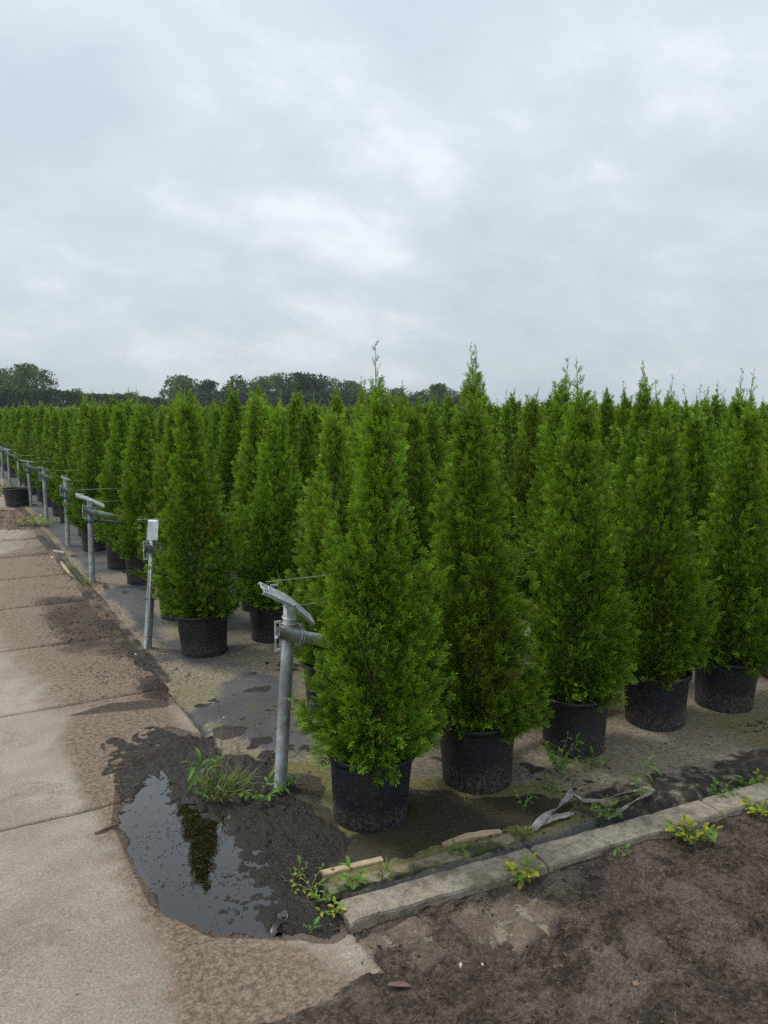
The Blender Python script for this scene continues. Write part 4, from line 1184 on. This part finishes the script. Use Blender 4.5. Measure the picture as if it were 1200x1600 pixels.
def weed(u, v, kind, label, n_stem=4, h=0.10, spread=0.06, per=5, ls=1.0, group=None, zoff=0.0):
    x, y = W(u, v); z = ztop(x, y) + zoff
    rr = random.Random(int(u * 7 + v))
    root = thing('weed', label, 'weed', (x, y, z), 0, group)
    st = MB(); sites = []
    for s in range(n_stem):
        a = 6.283 * s / n_stem + rr.uniform(-.5, .5); lean_ = rr.uniform(.3, 1.0) * spread
        hh = h * rr.uniform(.6, 1.1)
        b = Vector((rr.uniform(-.008, .008), rr.uniform(-.008, .008), -.006)); tip = Vector((math.cos(a) * lean_, math.sin(a) * lean_, hh))
        mid = (b + tip) / 2 + Vector((0, 0, hh * .12))
        st.tube([b, mid, tip], [.0018, .0014, .0007], 5)
        for q in range(per):
            f_ = .25 + .75 * (q + .5) / per
            p = (b * (1 - f_) ** 2 + mid * 2 * f_ * (1 - f_) + tip * f_ * f_)
            sites.append((p, a + (q % 2 * 2 - 1) * rr.uniform(.6, 1.5), rr.uniform(-.3, .6)))
        sites.append((tip, a, .8))
    link('stem', st.mesh('stem', M['leader']), root)
    for p, a, el in sites:
        me = rr.choice(LEAF[kind]); s_ = ls * rr.uniform(.6, 1.15)
        link('leaf', me, root, p, (el, rr.uniform(-.5, .5), a - math.pi / 2), s_)
    return root
def grass(u, v, label, n, L, spread, mat='grass', cat='grass tuft', droop=.5, wd=.0028, parent=None, name='grass_tuft'):
    x, y = W(u, v); z = ztop(x, y)
    rg = np.random.default_rng(int(u + v)); V = []; F = []; C = []
    for i in range(n):
        a = rg.random() * 6.28; r0 = rg.random() ** .6 * spread * .45; b = np.array([math.cos(a) * r0, math.sin(a) * r0, -.004])
        a2 = a + rg.normal(0, .7); l = L * rg.uniform(.4, 1.1); dr = droop * rg.uniform(.3, 1.4)
        sd_ = np.array([-math.sin(a2), math.cos(a2), 0]); o = len(V)
        for k in range(5):
            t_ = k / 4; p = b + np.array([math.cos(a2) * l * (.35 * t_ + dr * .5 * t_ * t_), math.sin(a2) * l * (.35 * t_ + dr * .5 * t_ * t_), l * (t_ - .55 * dr * t_ * t_)])
            w_ = wd * (1 - .85 * t_)
            V += [p - sd_ * w_, p + sd_ * w_ + np.array([0, 0, w_ * .5])]; q = rg.random(); C += [[t_, q, 0, 1]] * 2
        for k in range(4): F.append((o + 2 * k, o + 2 * k + 1, o + 2 * k + 3, o + 2 * k + 2))
    me = mesh_np('blades', np.array(V), np.array(F), M[mat], True, {'tint': np.array(C)})
    root = thing(name, label, cat, (x, y, z)) if parent is None else parent
    link('blades', me, root)
    return root
G1 = 'weeds along the kerb'
gt = grass(348, 1240, 'large yellow-green grass tuft with dry seed stalks on the mud by puddle', 150, .115, .22, droop=.9)
def stalks(parent, n, h, seed, spread=.06, off=(0, 0)):
    rr = random.Random(seed); mb = MB()
    for i in range(n):
        a = rr.uniform(0, 6.28); b = Vector((off[0] + rr.uniform(-1, 1) * spread, off[1] + rr.uniform(-1, 1) * spread, 0)); hh = h * rr.uniform(.6, 1.1)
        t_ = b + Vector((rr.uniform(-.05, .05), rr.uniform(-.05, .05), hh)); mb.tube([b, (b + t_) / 2 + Vector((.008, 0, 0)), t_], [.0013, .001, .0006], 4)
        for q in range(4):
            f_ = .5 + .5 * q / 4; p = b * (1 - f_) + t_ * f_; d = Vector((rr.uniform(-1, 1), rr.uniform(-1, 1), 1.6)).normalized() * rr.uniform(.02, .05)
            mb.tube([p, p + d], [.0008, .0005], 3); mb.tube([p + d, p + d * 1.25], [.0020, .0010], 4)
    link('dry_stalks', mb.mesh('dry_stalks', M['dry_stalk']), parent)
stalks(gt, 9, .24, 3, .07, (0.05, 0.06)); stalks(gt, 6, .14, 4, .10, (-.02, .02))
weed(316, 1222, 'n', 'broad-leaved weed with drooping yellow-green leaves, left of the grass tuft', 4, .11, .07, 4, 1.15)
weed(322, 1246, 'g', 'low green weed at the wet left foot of the grass tuft', 3, .05, .08, 3, 1.0)
weed(405, 1246, 'g', 'leafy green weed between the grass tuft and nearest post', 7, .06, .10, 4, 1.0)
weed(437, 1236, 'g', 'small green weed growing against the foot of nearest post', 4, .05, .05, 3, .8)
weed(455, 1226, 'g', 'tiny green weed just right of the nearest post foot', 3, .04, .04, 3, .8)
weed(487, 1388, 'y', 'yellow-green weed trailing over the mud at the kerb end', 8, .028, .10, 4, .55)
weed(503, 1405, 'g', 'low reddish-stemmed weed tucked against the cut end of kerb', 6, .025, .06, 4, .55)
weed(520, 1425, 'y', 'sparse yellowing weed below the kerb end corner', 5, .03, .06, 3, .7)
weed(553, 1385, 'g', 'fresh green weed between batten and kerb, near the screw', 4, .055, .05, 4, .9)
weed(470, 1370, 'g', 'wilted olive weed standing in the mud left of the batten', 4, .04, .05, 3, .6)
gg = grass(603, 1368, 'bright spiky grass tuft growing in the gap behind the kerb', 34, .06, .05, droop=.8, wd=.0035)
weed(716, 1336, 'g', 'little green weed rooted in the kerb moss below second pot', 4, .03, .05, 3, .8)
weed(872, 1205, 'g', 'bushy green weed in front of the third pot from puddle', 13, .12, .11, 5, .85)
weed(860, 1232, 'g', 'low weed at the left foot of the bushy green weed', 4, .03, .05, 3, .8)
weed(928, 1200, 'g', 'small weed pressed against the third pot, right side', 5, .05, .06, 3, .7)
weed(820, 1268, 'g', 'thin upright weed on the dark dirt left of torn plastic', 3, .10, .05, 4, .8)
weed(1000, 1255, 'n', 'tall narrow-leaved weed rising beside the mossy wood piece', 2, .19, .03, 7, .85)
weed(944, 1280, 'g', 'spreading weed between torn plastic and the kerb', 7, .05, .08, 4, .8)
weed(1122, 1238, 'g', 'dense green weed behind the kerb, left of the red leaf', 8, .06, .08, 5, .8)
weed(1165, 1226, 'g', 'pale seedling weed behind the kerb near the right edge', 4, .06, .06, 3, .9)
weed(1188, 1222, 'y', 'yellow-green weed behind the kerb at right edge', 5, .06, .05, 4, .9)
weed(1184, 1268, 'y', 'yellow-green round-leaved weed on soil side of kerb at right', 6, .05, .05, 4, 1.0, zoff=.004)
weed(1080, 1306, 'y', 'bright yellow weed growing from soil against the kerb', 10, .065, .09, 5, 1.15)
weed(814, 1372, 'y', 'yellow-green weed at the joint of the first two kerb stones', 8, .075, .06, 5, 1.0)
weed(975, 1328, 'g', 'tiny withered weed on soil below the middle of kerb', 3, .03, .04, 2, .8)
weed(487, 1452, 'g', 'two-leaved seedling on black mud below the kerb end', 2, .018, .03, 1, .9)
grass(568, 1462, 'few grass blades on soil below the kerb end', 5, .07, .03, droop=.9, wd=.003)
grass(818, 1303, 'mossy grass tuft at the lower end of torn plastic', 60, .04, .07, droop=.9, wd=.002)
grass(725, 1252, 'small grass sprig lying in the wet before second pot', 10, .05, .04, droop=1.3, wd=.002)
grass(136, 912, 'straggly grass at the foot of the third post', 60, .15, .20, droop=.6, wd=.003)
weed(112, 905, 'g', 'grey-green weed just left of the third post', 6, .14, .10, 4, 1.0)
tag(weed(60, 821, 'y', 'yellow-green weed mat around the fifth post', 22, .10, .42, 6, 1.6))
grass(16, 772, 'tall dry grass beside the far posts at left edge', 160, .38, 1.3, droop=.5, wd=.007)
grass(246, 1092, 'thin grass line growing in the slab joint corner', 26, .03, .10, droop=1.0, wd=.002)
grass(208, 1012, 'green moss and grass at the foot of second post', 40, .03, .12, droop=.9, wd=.002)

# ------------------------------------------------------------------ torn plastic liner
def ribbon(pts, wds, name, label, cat, twist=1.5, seed=0):
    rr = random.Random(seed); V = []; F = []; n = 40
    P_ = [Vector(p) for p in pts]
    def at_(t_):
        k = t_ * (len(P_) - 1); i = min(int(k), len(P_) - 2); f_ = k - i
        return P_[i] * (1 - f_) + P_[i + 1] * f_
    m_ = 7
    for i in range(n):
        t_ = i / (n - 1); p = at_(t_); d = (at_(min(1, t_ + .03)) - at_(max(0, t_ - .03))).normalized()
        s = Vector((-d.y, d.x, 0)); up_ = Vector((0, 0, 1)); ph = twist * t_ * 3.0
        ww = np.interp(t_ * (len(wds) - 1), range(len(wds)), wds)
        for j in range(m_):
            q = j / (m_ - 1) - .5; fo = math.sin(q * 12 + t_ * 5) * .006 + rr.uniform(-.0012, .0012)
            V.append(p + (s * math.cos(ph) + up_ * math.sin(ph) * .35) * (q * ww) + up_ * (fo + .008 + abs(math.sin(ph)) * ww * .18))
    for i in range(n - 1):
        for j in range(m_ - 1): F.append((i * m_ + j, (i + 1) * m_ + j, (i + 1) * m_ + j + 1, i * m_ + j + 1))
    me = MB().add(V, F).mesh(name, M['film'], True)
    o = tag(link(name, me), label, cat, 'torn plastic liner scraps')
    sm = o.modifiers.new('thickness', 'SOLIDIFY'); sm.thickness = .0012
    return o
def W3(u, v, z): return (*W(u, v, z), z)
ribbon([W3(832, 1300, .0), W3(850, 1284, .012), W3(872, 1268, .03), W3(888, 1246, .055), W3(893, 1236, .06)], [.03, .045, .030, .038, .015], 'plastic_strip', 'twisted grey plastic strip rising from the kerb towards the third pot', 'plastic strip', 1.4, 1)
ribbon([W3(890, 1240, .05), W3(912, 1256, .018), W3(940, 1256, .012), W3(975, 1244, .02), W3(1003, 1236, .016)], [.012, .022, .018, .022, .014], 'plastic_strip', 'flat grey plastic strip curving right towards the tall narrow weed', 'plastic strip', .9, 2)
ribbon([W3(950, 1283, .012), W3(975, 1268, .018), W3(998, 1252, .03), W3(1016, 1240, .025)], [.014, .018, .014, .02], 'plastic_strip', 'short grey plastic shred lying over the mossy wood piece', 'plastic strip', 1.2, 3)
ribbon([W3(846, 1292, .004), W3(870, 1280, .010), W3(896, 1274, .008)], [.02, .03, .014], 'plastic_strip', 'pale short plastic shred beside the foot of the twisted strip', 'plastic strip', .2, 4)

# ------------------------------------------------------------------ small litter that can be pointed at
def fallen_leaf(u, v, mat, label, L=.06, wd=.02, rz=0.0, curl=.5, cat='leaf', tilt=.1):
    x, y = W(u, v); z = ztop(x, y) + .006
    V = []; F = []; n = 8
    for i in range(n):
        t_ = i / (n - 1); ww = wd * math.sin(math.pi * (t_ * .94 + .03)) ** .75
        V += [(-ww / 2, L * (t_ - .5), curl * ww * .8), (0, L * (t_ - .5), .004 * math.sin(t_ * 5)), (ww / 2, L * (t_ - .5), curl * ww)]
    for i in range(n - 1):
        a = i * 3; F += [(a, a + 1, a + 4, a + 3), (a + 1, a + 2, a + 5, a + 4)]
    o = tag(link('fallen_leaf', MB().add(V, F).mesh('fallen_leaf', mat, True), None, (x, y, z), (tilt, .1, rz)), label, cat)
    sm = o.modifiers.new('thickness', 'SOLIDIFY'); sm.thickness = .0008
    return o
fallen_leaf(625, 1548, M['leaf_purple'], 'curled purple-brown leaf on the dark soil near the bottom', .07, .022, 1.1, .25)
fallen_leaf(1143, 1234, M['leaf_red'], 'small red leaf behind the kerb near the right edge', .035, .028, .4, .3, tilt=.7)
fallen_leaf(434, 1448, M['leaf_dark'], 'dark curled wet leaf at the lower edge of the black mud', .085, .020, -1.0, .7)
fallen_leaf(995, 1523, M['leaf_brown'], 'tan leaf bit on soil in the lower right', .026, .02, 1.4, .3)
def scrap(u, v, s, label, cat, mat='white_plastic', flat=.35, seed=0):
    x, y = W(u, v); z = ztop(x, y) + .004; rr = random.Random(seed); V = []; F = []
    for k in range(9):
        a = 6.283 * k / 9; q = s * rr.uniform(.5, 1.0); V += [(q * math.cos(a), q * math.sin(a) * .7, -s * .1), (q * .8 * math.cos(a), q * .6 * math.sin(a), s * flat * rr.uniform(.5, 1.4))]
    V.append((0, 0, s * flat * 1.3)); V.append((0, 0, -s * .1))
    for k in range(9):
        a, b = 2 * k, 2 * ((k + 1) % 9); F += [(a, b, b + 1, a + 1), (a + 1, b + 1, 18), (b, a, 19)]
    return tag(link('scrap', MB().add(V, F).mesh('scrap', M[mat]), None, (x, y, z), (0, 0, rr.uniform(0, 3))), label, cat)
scrap(553, 1491, .017, 'crumpled white scrap on dark soil below the kerb end', 'litter', seed=1)
scrap(720, 1490, .008, 'small white crumb on soil right of the paving blocks, left of another', 'litter', seed=2, flat=.8)
scrap(754, 1487, .006, 'tiny white crumb, the right one of two on the soil', 'litter', seed=3, flat=.8)
scrap(212, 1024, .012, 'small white scrap at the foot of the second post', 'litter', seed=4)
scrap(82, 871, .025, 'small white chip on the brown litter left of the third post', 'litter', seed=5)
scrap(350, 1122, .008, 'white fleck on the grey mat behind the grass tuft', 'litter', seed=6)
a, b = Vector(W3(84, 861, .015)), Vector(W3(101, 864, .015))
tag(link('pipe_scrap', MB().tube([a, b], .014, 12, hollow=.7).mesh('pipe_scrap', M['white_plastic'], True)), 'short white plastic pipe piece lying left of the fourth post', 'pipe piece')
pts = [W3(95, 878, .0), W3(103, 889, .012), W3(110, 898, .008), W3(118, 905, .0)]
tag(link('root_piece', MB().tube(pts, [.012, .020, .018, .008], 8).mesh('root_piece', M['wood'], True)), 'pale curved stick at the road edge left of the third post', 'stick')
pts = [W3(148, 1302, .006), W3(163, 1296, .010), W3(184, 1289, .006)]
tag(link('stick', MB().tube(pts, [.004, .006, .004], 7).mesh('stick', M['chip_brown'], True)), 'short brown stick lying on the slab joint left of the puddle', 'stick')
x, y = W(28, 791, push=.16)
ep = thing('empty_pot', 'empty black pot standing on the road edge at far left', 'pot', (x, y, .0), .3)
link('pot', pot_mesh(.230, .185, .30, 32, 'empty_pot_shell'), ep)

# ------------------------------------------------------------------ loose fibres, chips and clods
def slivers(name, xy, Ls, Ws, mat, label, seed, zf, lift=.002):
    rg = np.random.default_rng(seed); n = len(xy)
    z = zf(xy[:, 0], xy[:, 1]) + lift * (.3 + rg.random(n))
    a = rg.random(n) * 6.283; el = rg.normal(0, .22, n)
    L = Ls * rg.uniform(.35, 1.3, n); w_ = Ws * rg.uniform(.5, 1.4, n)
    d = np.stack([np.cos(a) * np.cos(el), np.sin(a) * np.cos(el), np.sin(el)], -1); s = np.stack([-np.sin(a), np.cos(a), np.zeros(n)], -1); u_ = np.cross(d, s) * -1
    c = np.stack([xy[:, 0], xy[:, 1], z], -1)
    bend = rg.normal(0, .18, n)
    rings = []
    for t_ in (-.5, 0, .5):
        cc = c + d * (L * t_)[:, None] + s * (bend * L * (1 - 4 * t_ * t_))[:, None] * .5
        ww = w_ * (1 if t_ == 0 else .55)
        rings.append(np.stack([cc - s * ww[:, None], cc + s * ww[:, None], cc + np.array([0, 0, 1.0]) * (ww * .9)[:, None]], 1))
    V = np.concatenate(rings, 1)      # n,9,3
    base = np.array([[0, 1, 4, 3], [1, 2, 5, 4], [2, 0, 3, 5], [3, 4, 7, 6], [4, 5, 8, 7], [5, 3, 6, 8]])
    F = (np.arange(n)[:, None, None] * 9 + base[None]).reshape(-1, 4)
    me = mesh_np(name, V.reshape(-1, 3), F, M[mat], False)
    return tag(link(name, me), label, kind='stuff')
def top_h(x, y):
    g_ = ground_h(x, y); s_ = np.where((x < slab_edge(y)), slab_h(x, y), -1)
    return np.maximum(g_, s_)
def scatter(n, x0, x1, y0, y1, keep, seed):
    rg = np.random.default_rng(seed); P_ = np.stack([rg.uniform(x0, x1, n), rg.uniform(y0, y1, n)], -1)
    k = keep(P_[:, 0], P_[:, 1]); return P_[rg.random(n) < k]
s1_ = scatter(9000, .95, 3.8, .9, 2.25, lambda x, y: ((y < kerb_y(x) - .13) | (x < 1.1)) * np.clip(fbm(x, y, 4, 3, 401) * 2.4 - .75, .05, 1), 1)
slivers('bark_fibres', s1_[::5], .020, .0009, 'chip_tan', 'tan bark fibres strewn over the dark soil', 11, top_h)
s2_ = scatter(7000, .95, 3.8, .9, 2.25, lambda x, y: ((y < kerb_y(x) - .13) | (x < 1.1)) * np.clip(fbm(x, y, 3, 3, 402) * 2.2 - .6, .05, 1), 2)
slivers('bark_bits', s2_[::2], .011, .003, 'chip_brown', 'brown bark bits strewn over the dark soil', 12, top_h)
s3_ = scatter(16000, .1, 1.1, 1.9, 5.0, lambda x, y: np.clip(sstep(sdf(x, y, POLY_FINES), -.06, .05) * fbm(x, y, 5, 3, 403) * 1.6 - .25, .004, 1) * (sdf(x, y, POLY_PUD) < .0), 3)
slivers('road_fibres', s3_, .012, .0012, 'chip_tan', 'fine tan fibres washed along the road edge beside puddle', 13, top_h)
s4_ = scatter(9000, .2, 1.25, 4.3, 12, lambda x, y: np.clip(fbm(x, y, 3, 3, 404) * 2.6 - .9, .02, 1) * sstep(x, .35, .95), 4)
slivers('road_litter', s4_, .022, .0028, 'chip_brown', 'brown bark litter along the road edge by the posts', 14, top_h)
s5_ = scatter(2600, -1.2, 1.35, 11.2, 16.5, lambda x, y: sstep(sdf(x, y, POLY_LITTER), -.2, .15), 5)
slivers('bark_pile', s5_, .06, .010, 'chip_brown', 'low heap of brown bark on the road before the empty pot', 15, top_h, .01)
s5_ = scatter(700, -1.2, 1.35, 11.2, 16.5, lambda x, y: sstep(sdf(x, y, POLY_LITTER), -.2, .15), 55)
slivers('bark_pile_chips', s5_, .05, .008, 'leaf_brown', 'reddish bark chips on the low heap before the empty pot', 16, top_h, .015)
s6_ = scatter(5000, 1.0, 4.5, 2.3, 7.0, lambda x, y: np.clip(fbm(x, y, 2.2, 3, 405) * 3 - 1.45, .015, 1) * (sdf(x, y, POLY_WET) < 0), 6)
slivers('mat_crumbs', s6_, .009, .0026, 'clod', 'dark crumbs scattered on the silty mat', 17, top_h)
def clods(name, xy, s0, mat, label, seed):
    rg = np.random.default_rng(seed); n = len(xy)
    base = np.array([[1, 0, 0], [0, 1, 0], [-1, 0, 0], [0, -1, 0], [0, 0, 1], [0, 0, -1]], float)
    f3 = np.array([[0, 1, 4], [1, 2, 4], [2, 3, 4], [3, 0, 4], [1, 0, 5], [2, 1, 5], [3, 2, 5], [0, 3, 5]])
    V = base[None] * rg.uniform(.5, 1.3, (n, 6, 1)) + rg.normal(0, .15, (n, 6, 3))
    s = s0 * rg.uniform(.3, 1.0, n) ** 1.5
    V[:, :, 2] *= .45; V = V * s[:, None, None]
    z = top_h(xy[:, 0], xy[:, 1])
    V += np.stack([xy[:, 0], xy[:, 1], z + s * .15], -1)[:, None, :]
    F = (np.arange(n)[:, None, None] * 6 + f3[None]).reshape(-1, 3)
    return tag(link(name, mesh_np(name, V.reshape(-1, 3), F, M[mat], False)), label, kind='stuff')
c1_ = scatter(5000, .5, 1.6, 2.0, 3.8, lambda x, y: sstep(sdf(x, y, POLY_MUD), -.03, .03) * np.clip(fbm(x, y, 7, 3, 411) * 2.5 - .9, 0, 1), 7)
clods('mud_clods', c1_[::2], .008, 'clod', 'small wet black clods on the mud round the puddle', 21)
c2_ = scatter(4000, 1.6, 4.2, 2.0, 3.0, lambda x, y: (y > kerb_y(x) + .005) * (y < kerb_y(x) + .5) * np.clip(fbm(x, y, 6, 3, 412) * 3 - 1.15, 0, 1), 8)
clods('dirt_clods', c2_, .012, 'clod', 'dark dirt crumbs behind the kerb under the pots', 22)
c3_ = scatter(9000, 1.0, 3.8, .9, 2.2, lambda x, y: (y < kerb_y(x) - .13) * np.clip(fbm(x, y, 5, 3, 413) * 3 - 1.2, .03, 1), 9)
clods('soil_clods', c3_[::2], .0095, 'clod', 'dark soil crumbs over the bare ground before the kerb', 23)
c4_ = scatter(2500, .3, 1.1, 4.2, 7.0, lambda x, y: sstep(sdf(x, y, POLY_SMUD), -.1, .1) * np.clip(fbm(x, y, 8, 3, 414) * 3 - 1.0, 0, 1), 10)
clods('road_mud_clods', c4_, .014, 'clod', 'dark mud crumbs on the slab edge by the second post', 24)

# ------------------------------------------------------------------ trees beyond the field
def polar(u, D):
    a = math.atan((u - 600) / 1210); y = R(YAW)
    return (D * math.tan(a) * math.cos(y) + D * math.sin(y), -D * math.tan(a) * math.sin(y) + D * math.cos(y))
def tree(u, topv, wpx, D, label, mat='tree_leaf', airy=0.0, seed=0, n=2600, zbase=0.12, name='tree', flat=1.0):
    rg = np.random.default_rng(seed)
    x, y = polar(u, D); H = CAM_H + (645 - topv) * D / 1210; Wd = wpx * D / 1210
    root = thing(name, label, 'tree', (x, y, -.05))
    z0 = H * zbase
    # lumps
    k = int(26 + 10 * rg.random()); 
    cz = rg.uniform(.10, .86, k); rad_at = np.sin(np.clip(cz * 1.05, 0, 1) ** .8 * math.pi) ** .5
    ca = rg.random(k) * 6.283; cr = Wd * .42 * rad_at * np.sqrt(rg.random(k))
    C_ = np.stack([np.cos(ca) * cr, np.sin(ca) * cr, z0 + cz * (H - z0)], -1)
    C_ = np.vstack([C_, [[0, 0, H * .86]]]); k += 1
    s_ = Wd * rg.uniform(.16, .27, k) * (1 - .35 * airy); s_[-1] = min(Wd * .2, H * .14)
    j = rg.integers(0, k, n)
    v = rg.normal(size=(n, 3)); v /= np.linalg.norm(v, axis=1)[:, None]
    rr_ = rg.random(n) ** (.33)
    P_ = C_[j] + v * (s_[j] * rr_)[:, None] * np.array([1.15, 1.15, .85])
    P_[:, 2] = np.minimum(P_[:, 2], H * rg.uniform(.93, 1.0, n))
    P_[:, 2] = np.maximum(P_[:, 2], .1)
    L = rg.uniform(.25, .55, n) * (H / 11) ** .5
    D_ = v + rg.normal(0, .6, (n, 3)); D_ /= np.linalg.norm(D_, axis=1)[:, None]
    lump = rg.random(k)
    tint = np.clip(lump[j] * .6 + rg.random(n) * .4, 0, 1)
    me = sprays_mesh('crown', P_, D_, L, T_TREE, M[mat], tint, np.zeros(n), rg)
    link('crown', me, root)
    tr = MB(); tr.tube([(0, 0, 0), (0, 0, H * .3), (.1, 0, H * .62), (0, 0, H * .86)], [H * .022, H * .017, H * .010, H * .003], 8)
    for q in range(k):
        b = Vector((0, 0, H * (.18 + .45 * cz[q] if q < k - 1 else .6))); tr.tube([b, (b + Vector(C_[q])) / 2 + Vector((0, 0, -.1)), Vector(C_[q])], [H * .007, H * .005, H * .002], 5, cap=False)
    link('trunk', tr.mesh('trunk', M['bark'], True), root)
    return root
def tt(seed):
    r = random.Random(seed); Q = []; T = []
    for i in range(4):
        cx_, cy__, a = r.uniform(-.5, .5), r.uniform(-.5, .5), r.uniform(0, 6.28); s = r.uniform(.28, .5); z = r.uniform(-.4, .4)
        for q in range(4):
            b = a + q * math.pi / 2; Q.append((cx_ + math.cos(b) * s * (1 if q % 2 else .6), cy__ + math.sin(b) * s * (1 if q % 2 else .6), z + r.uniform(-.15, .15))); T.append(r.random())
    return np.array(Q), np.array(T)
T_TREE = [tt(i) for i in range(4)]
TG = [
    (2, 575, 70, 150, 'dark round tree at the far left edge behind the hedge', 'tree_dark', 0, 2600),
    (42, 567, 84, 142, 'airy spreading oak at far left with sky between its branches', 'tree_leaf', .75, 2300),
    (122, 605, 42, 130, 'low lone treetop right of the airy oak', 'tree_leaf', .3, 1400),
    (184, 611, 20, 140, 'small round treetop, left one of a pair over the hedge', 'tree_leaf', .2, 800),
    (208, 610, 30, 140, 'wider small treetop, right one of the pair over the hedge', 'tree_leaf', .4, 900),
    (288, 586, 58, 150, 'broad rounded tree at the left end of the middle wood', 'tree_leaf', .4, 2400),
    (328, 591, 36, 145, 'shorter dark tree second in the middle wood', 'tree_dark', .1, 1500),
    (372, 584, 54, 150, 'full rounded tree third in the middle wood', 'tree_leaf', .1, 2400),
    (408, 586, 40, 165, 'pointed pale tree left of centre in the middle wood', 'tree_leaf', .3, 1800),
    (438, 580, 44, 170, 'tall feathery tree behind the dark dense one, to its left', 'tree_leaf', .4, 1800),
    (474, 582, 66, 140, 'very dark dense round tree in the middle wood', 'tree_dark', 0, 3200),
    (512, 586, 50, 165, 'feathery tree right of the dark dense one', 'tree_leaf', .4, 2000),
    (546, 592, 46, 160, 'green tree at the right end of the middle wood', 'tree_leaf', .2, 1800),
    (585, 602, 42, 160, 'low tree hidden behind the tip of the nearest conifer', 'tree_leaf', .2, 1500),
    (622, 605, 46, 150, 'rounded low tree just right of the nearest conifer tip', 'tree_leaf', .2, 1600),
    (655, 610, 40, 155, 'dark low tree left of the crowned one', 'tree_dark', .1, 1300),
    (690, 598, 50, 145, 'rounded tree with clear crown near the second conifer tip', 'tree_leaf', .3, 1900),
    (728, 613, 42, 145, 'last low tree of the wood, left of second conifer tip', 'tree_leaf', .4, 1300)]
for i, (u, tv, wp_, D, lab, mt, ai, n) in enumerate(TG):
    tree(u, tv, wp_ * 1.22, D, lab, mt, ai, 900 + i, int(n * 1.7), zbase=.04 if ai < .7 else .16)

def green_bank(name, label, us, tops, D0, D1, depth, mat, n, seed, leaf=.35):
    rg = np.random.default_rng(seed)
    uu = rg.uniform(us[0], us[-1], n); DD = np.interp(uu, [us[0], us[-1]], [D0, D1]) + rg.uniform(0, depth, n)
    tv = np.interp(uu, us, tops)
    a = np.arctan((uu - 600) / 1210)
    H = CAM_H + (645 - tv) * np.interp(uu, [us[0], us[-1]], [D0, D1]) / 1210
    H = H * (0.90 + 0.14 * fbm(uu * .11, uu * 0, 1.0, 3, seed))
    y_ = R(YAW)
    X = DD * np.tan(a) * math.cos(y_) + DD * math.sin(y_); Y = -DD * np.tan(a) * math.sin(y_) + DD * math.cos(y_)
    z = H * (1 - rg.random(n) ** 2.2 * .95)
    P_ = np.stack([X, Y, z], -1); Dn = rg.normal(size=(n, 3)); Dn[:, 2] += .5; Dn /= np.linalg.norm(Dn, axis=1)[:, None]
    me = sprays_mesh(name, P_, Dn, rg.uniform(.6, 1.3, n) * leaf, T_TREE, M[mat], np.clip(fbm(X, Y, .5, 2, 5) * .5 + rg.random(n) * .5, 0, 1), np.zeros(n), rg)
    return link(name, me)
tag(green_bank('hedge', '', [-120, 0, 60, 110, 180, 240, 285], [603, 607, 608, 614, 618, 622, 630], 105, 128, 4.0, 'hedge', 11000, 31, .42), 'long clipped dark hedge behind the conifer field at left', 'hedge')
tag(green_bank('undergrowth', '', [250, 300, 400, 520, 640, 745, 765], [628, 615, 612, 610, 620, 626, 645], 132, 138, 10.0, 'tree_dark', 9000, 33, .55), 'dark undergrowth below the wood beyond the field', kind='stuff')
tag(green_bank('distant_wood', '', [740, 860, 950, 1060, 1160, 1215, 1300], [650, 642, 646, 643, 645, 641, 640], 300, 300, 16.0, 'tree_dark', 6000, 35, 1.1), 'thin far-off wood along the horizon at right', kind='stuff')


# ------------------------------------------------------------------ specks afloat on the puddle
rg_ = np.random.default_rng(77)
fl = scatter(3200, .45, 1.1, 2.2, 3.4, lambda x, y: (sdf(x, y, POLY_PUD) > .01) * np.clip(fbm(x, y, 7, 4, 431, .6) * 5 - 2.1, .06, 1), 31)
slivers('floating_debris', fl, .009, .0020, 'clod', 'bark crumbs afloat on the dark puddle', 32, lambda x, y: np.maximum(ground_h(x, y), -0.0078) - .001, .001)

# ------------------------------------------------------------------ air
m = bpy.data.materials.new('air'); m.use_nodes = True
t = NT(m.node_tree); t.n.clear()
pv = t.node('ShaderNodeVolumePrincipled', {'Color': (0.80, 0.88, 0.95, 1), 'Density': 0.00045, 'Anisotropy': 0.0})
t.node('ShaderNodeOutputMaterial', {'Volume': pv.outputs[0]})
tag(link('haze', MB().box((0, 0, 7.4), (1960, 1960, 17)).mesh('haze', m)), 'thin damp air paling the far trees', kind='stuff')
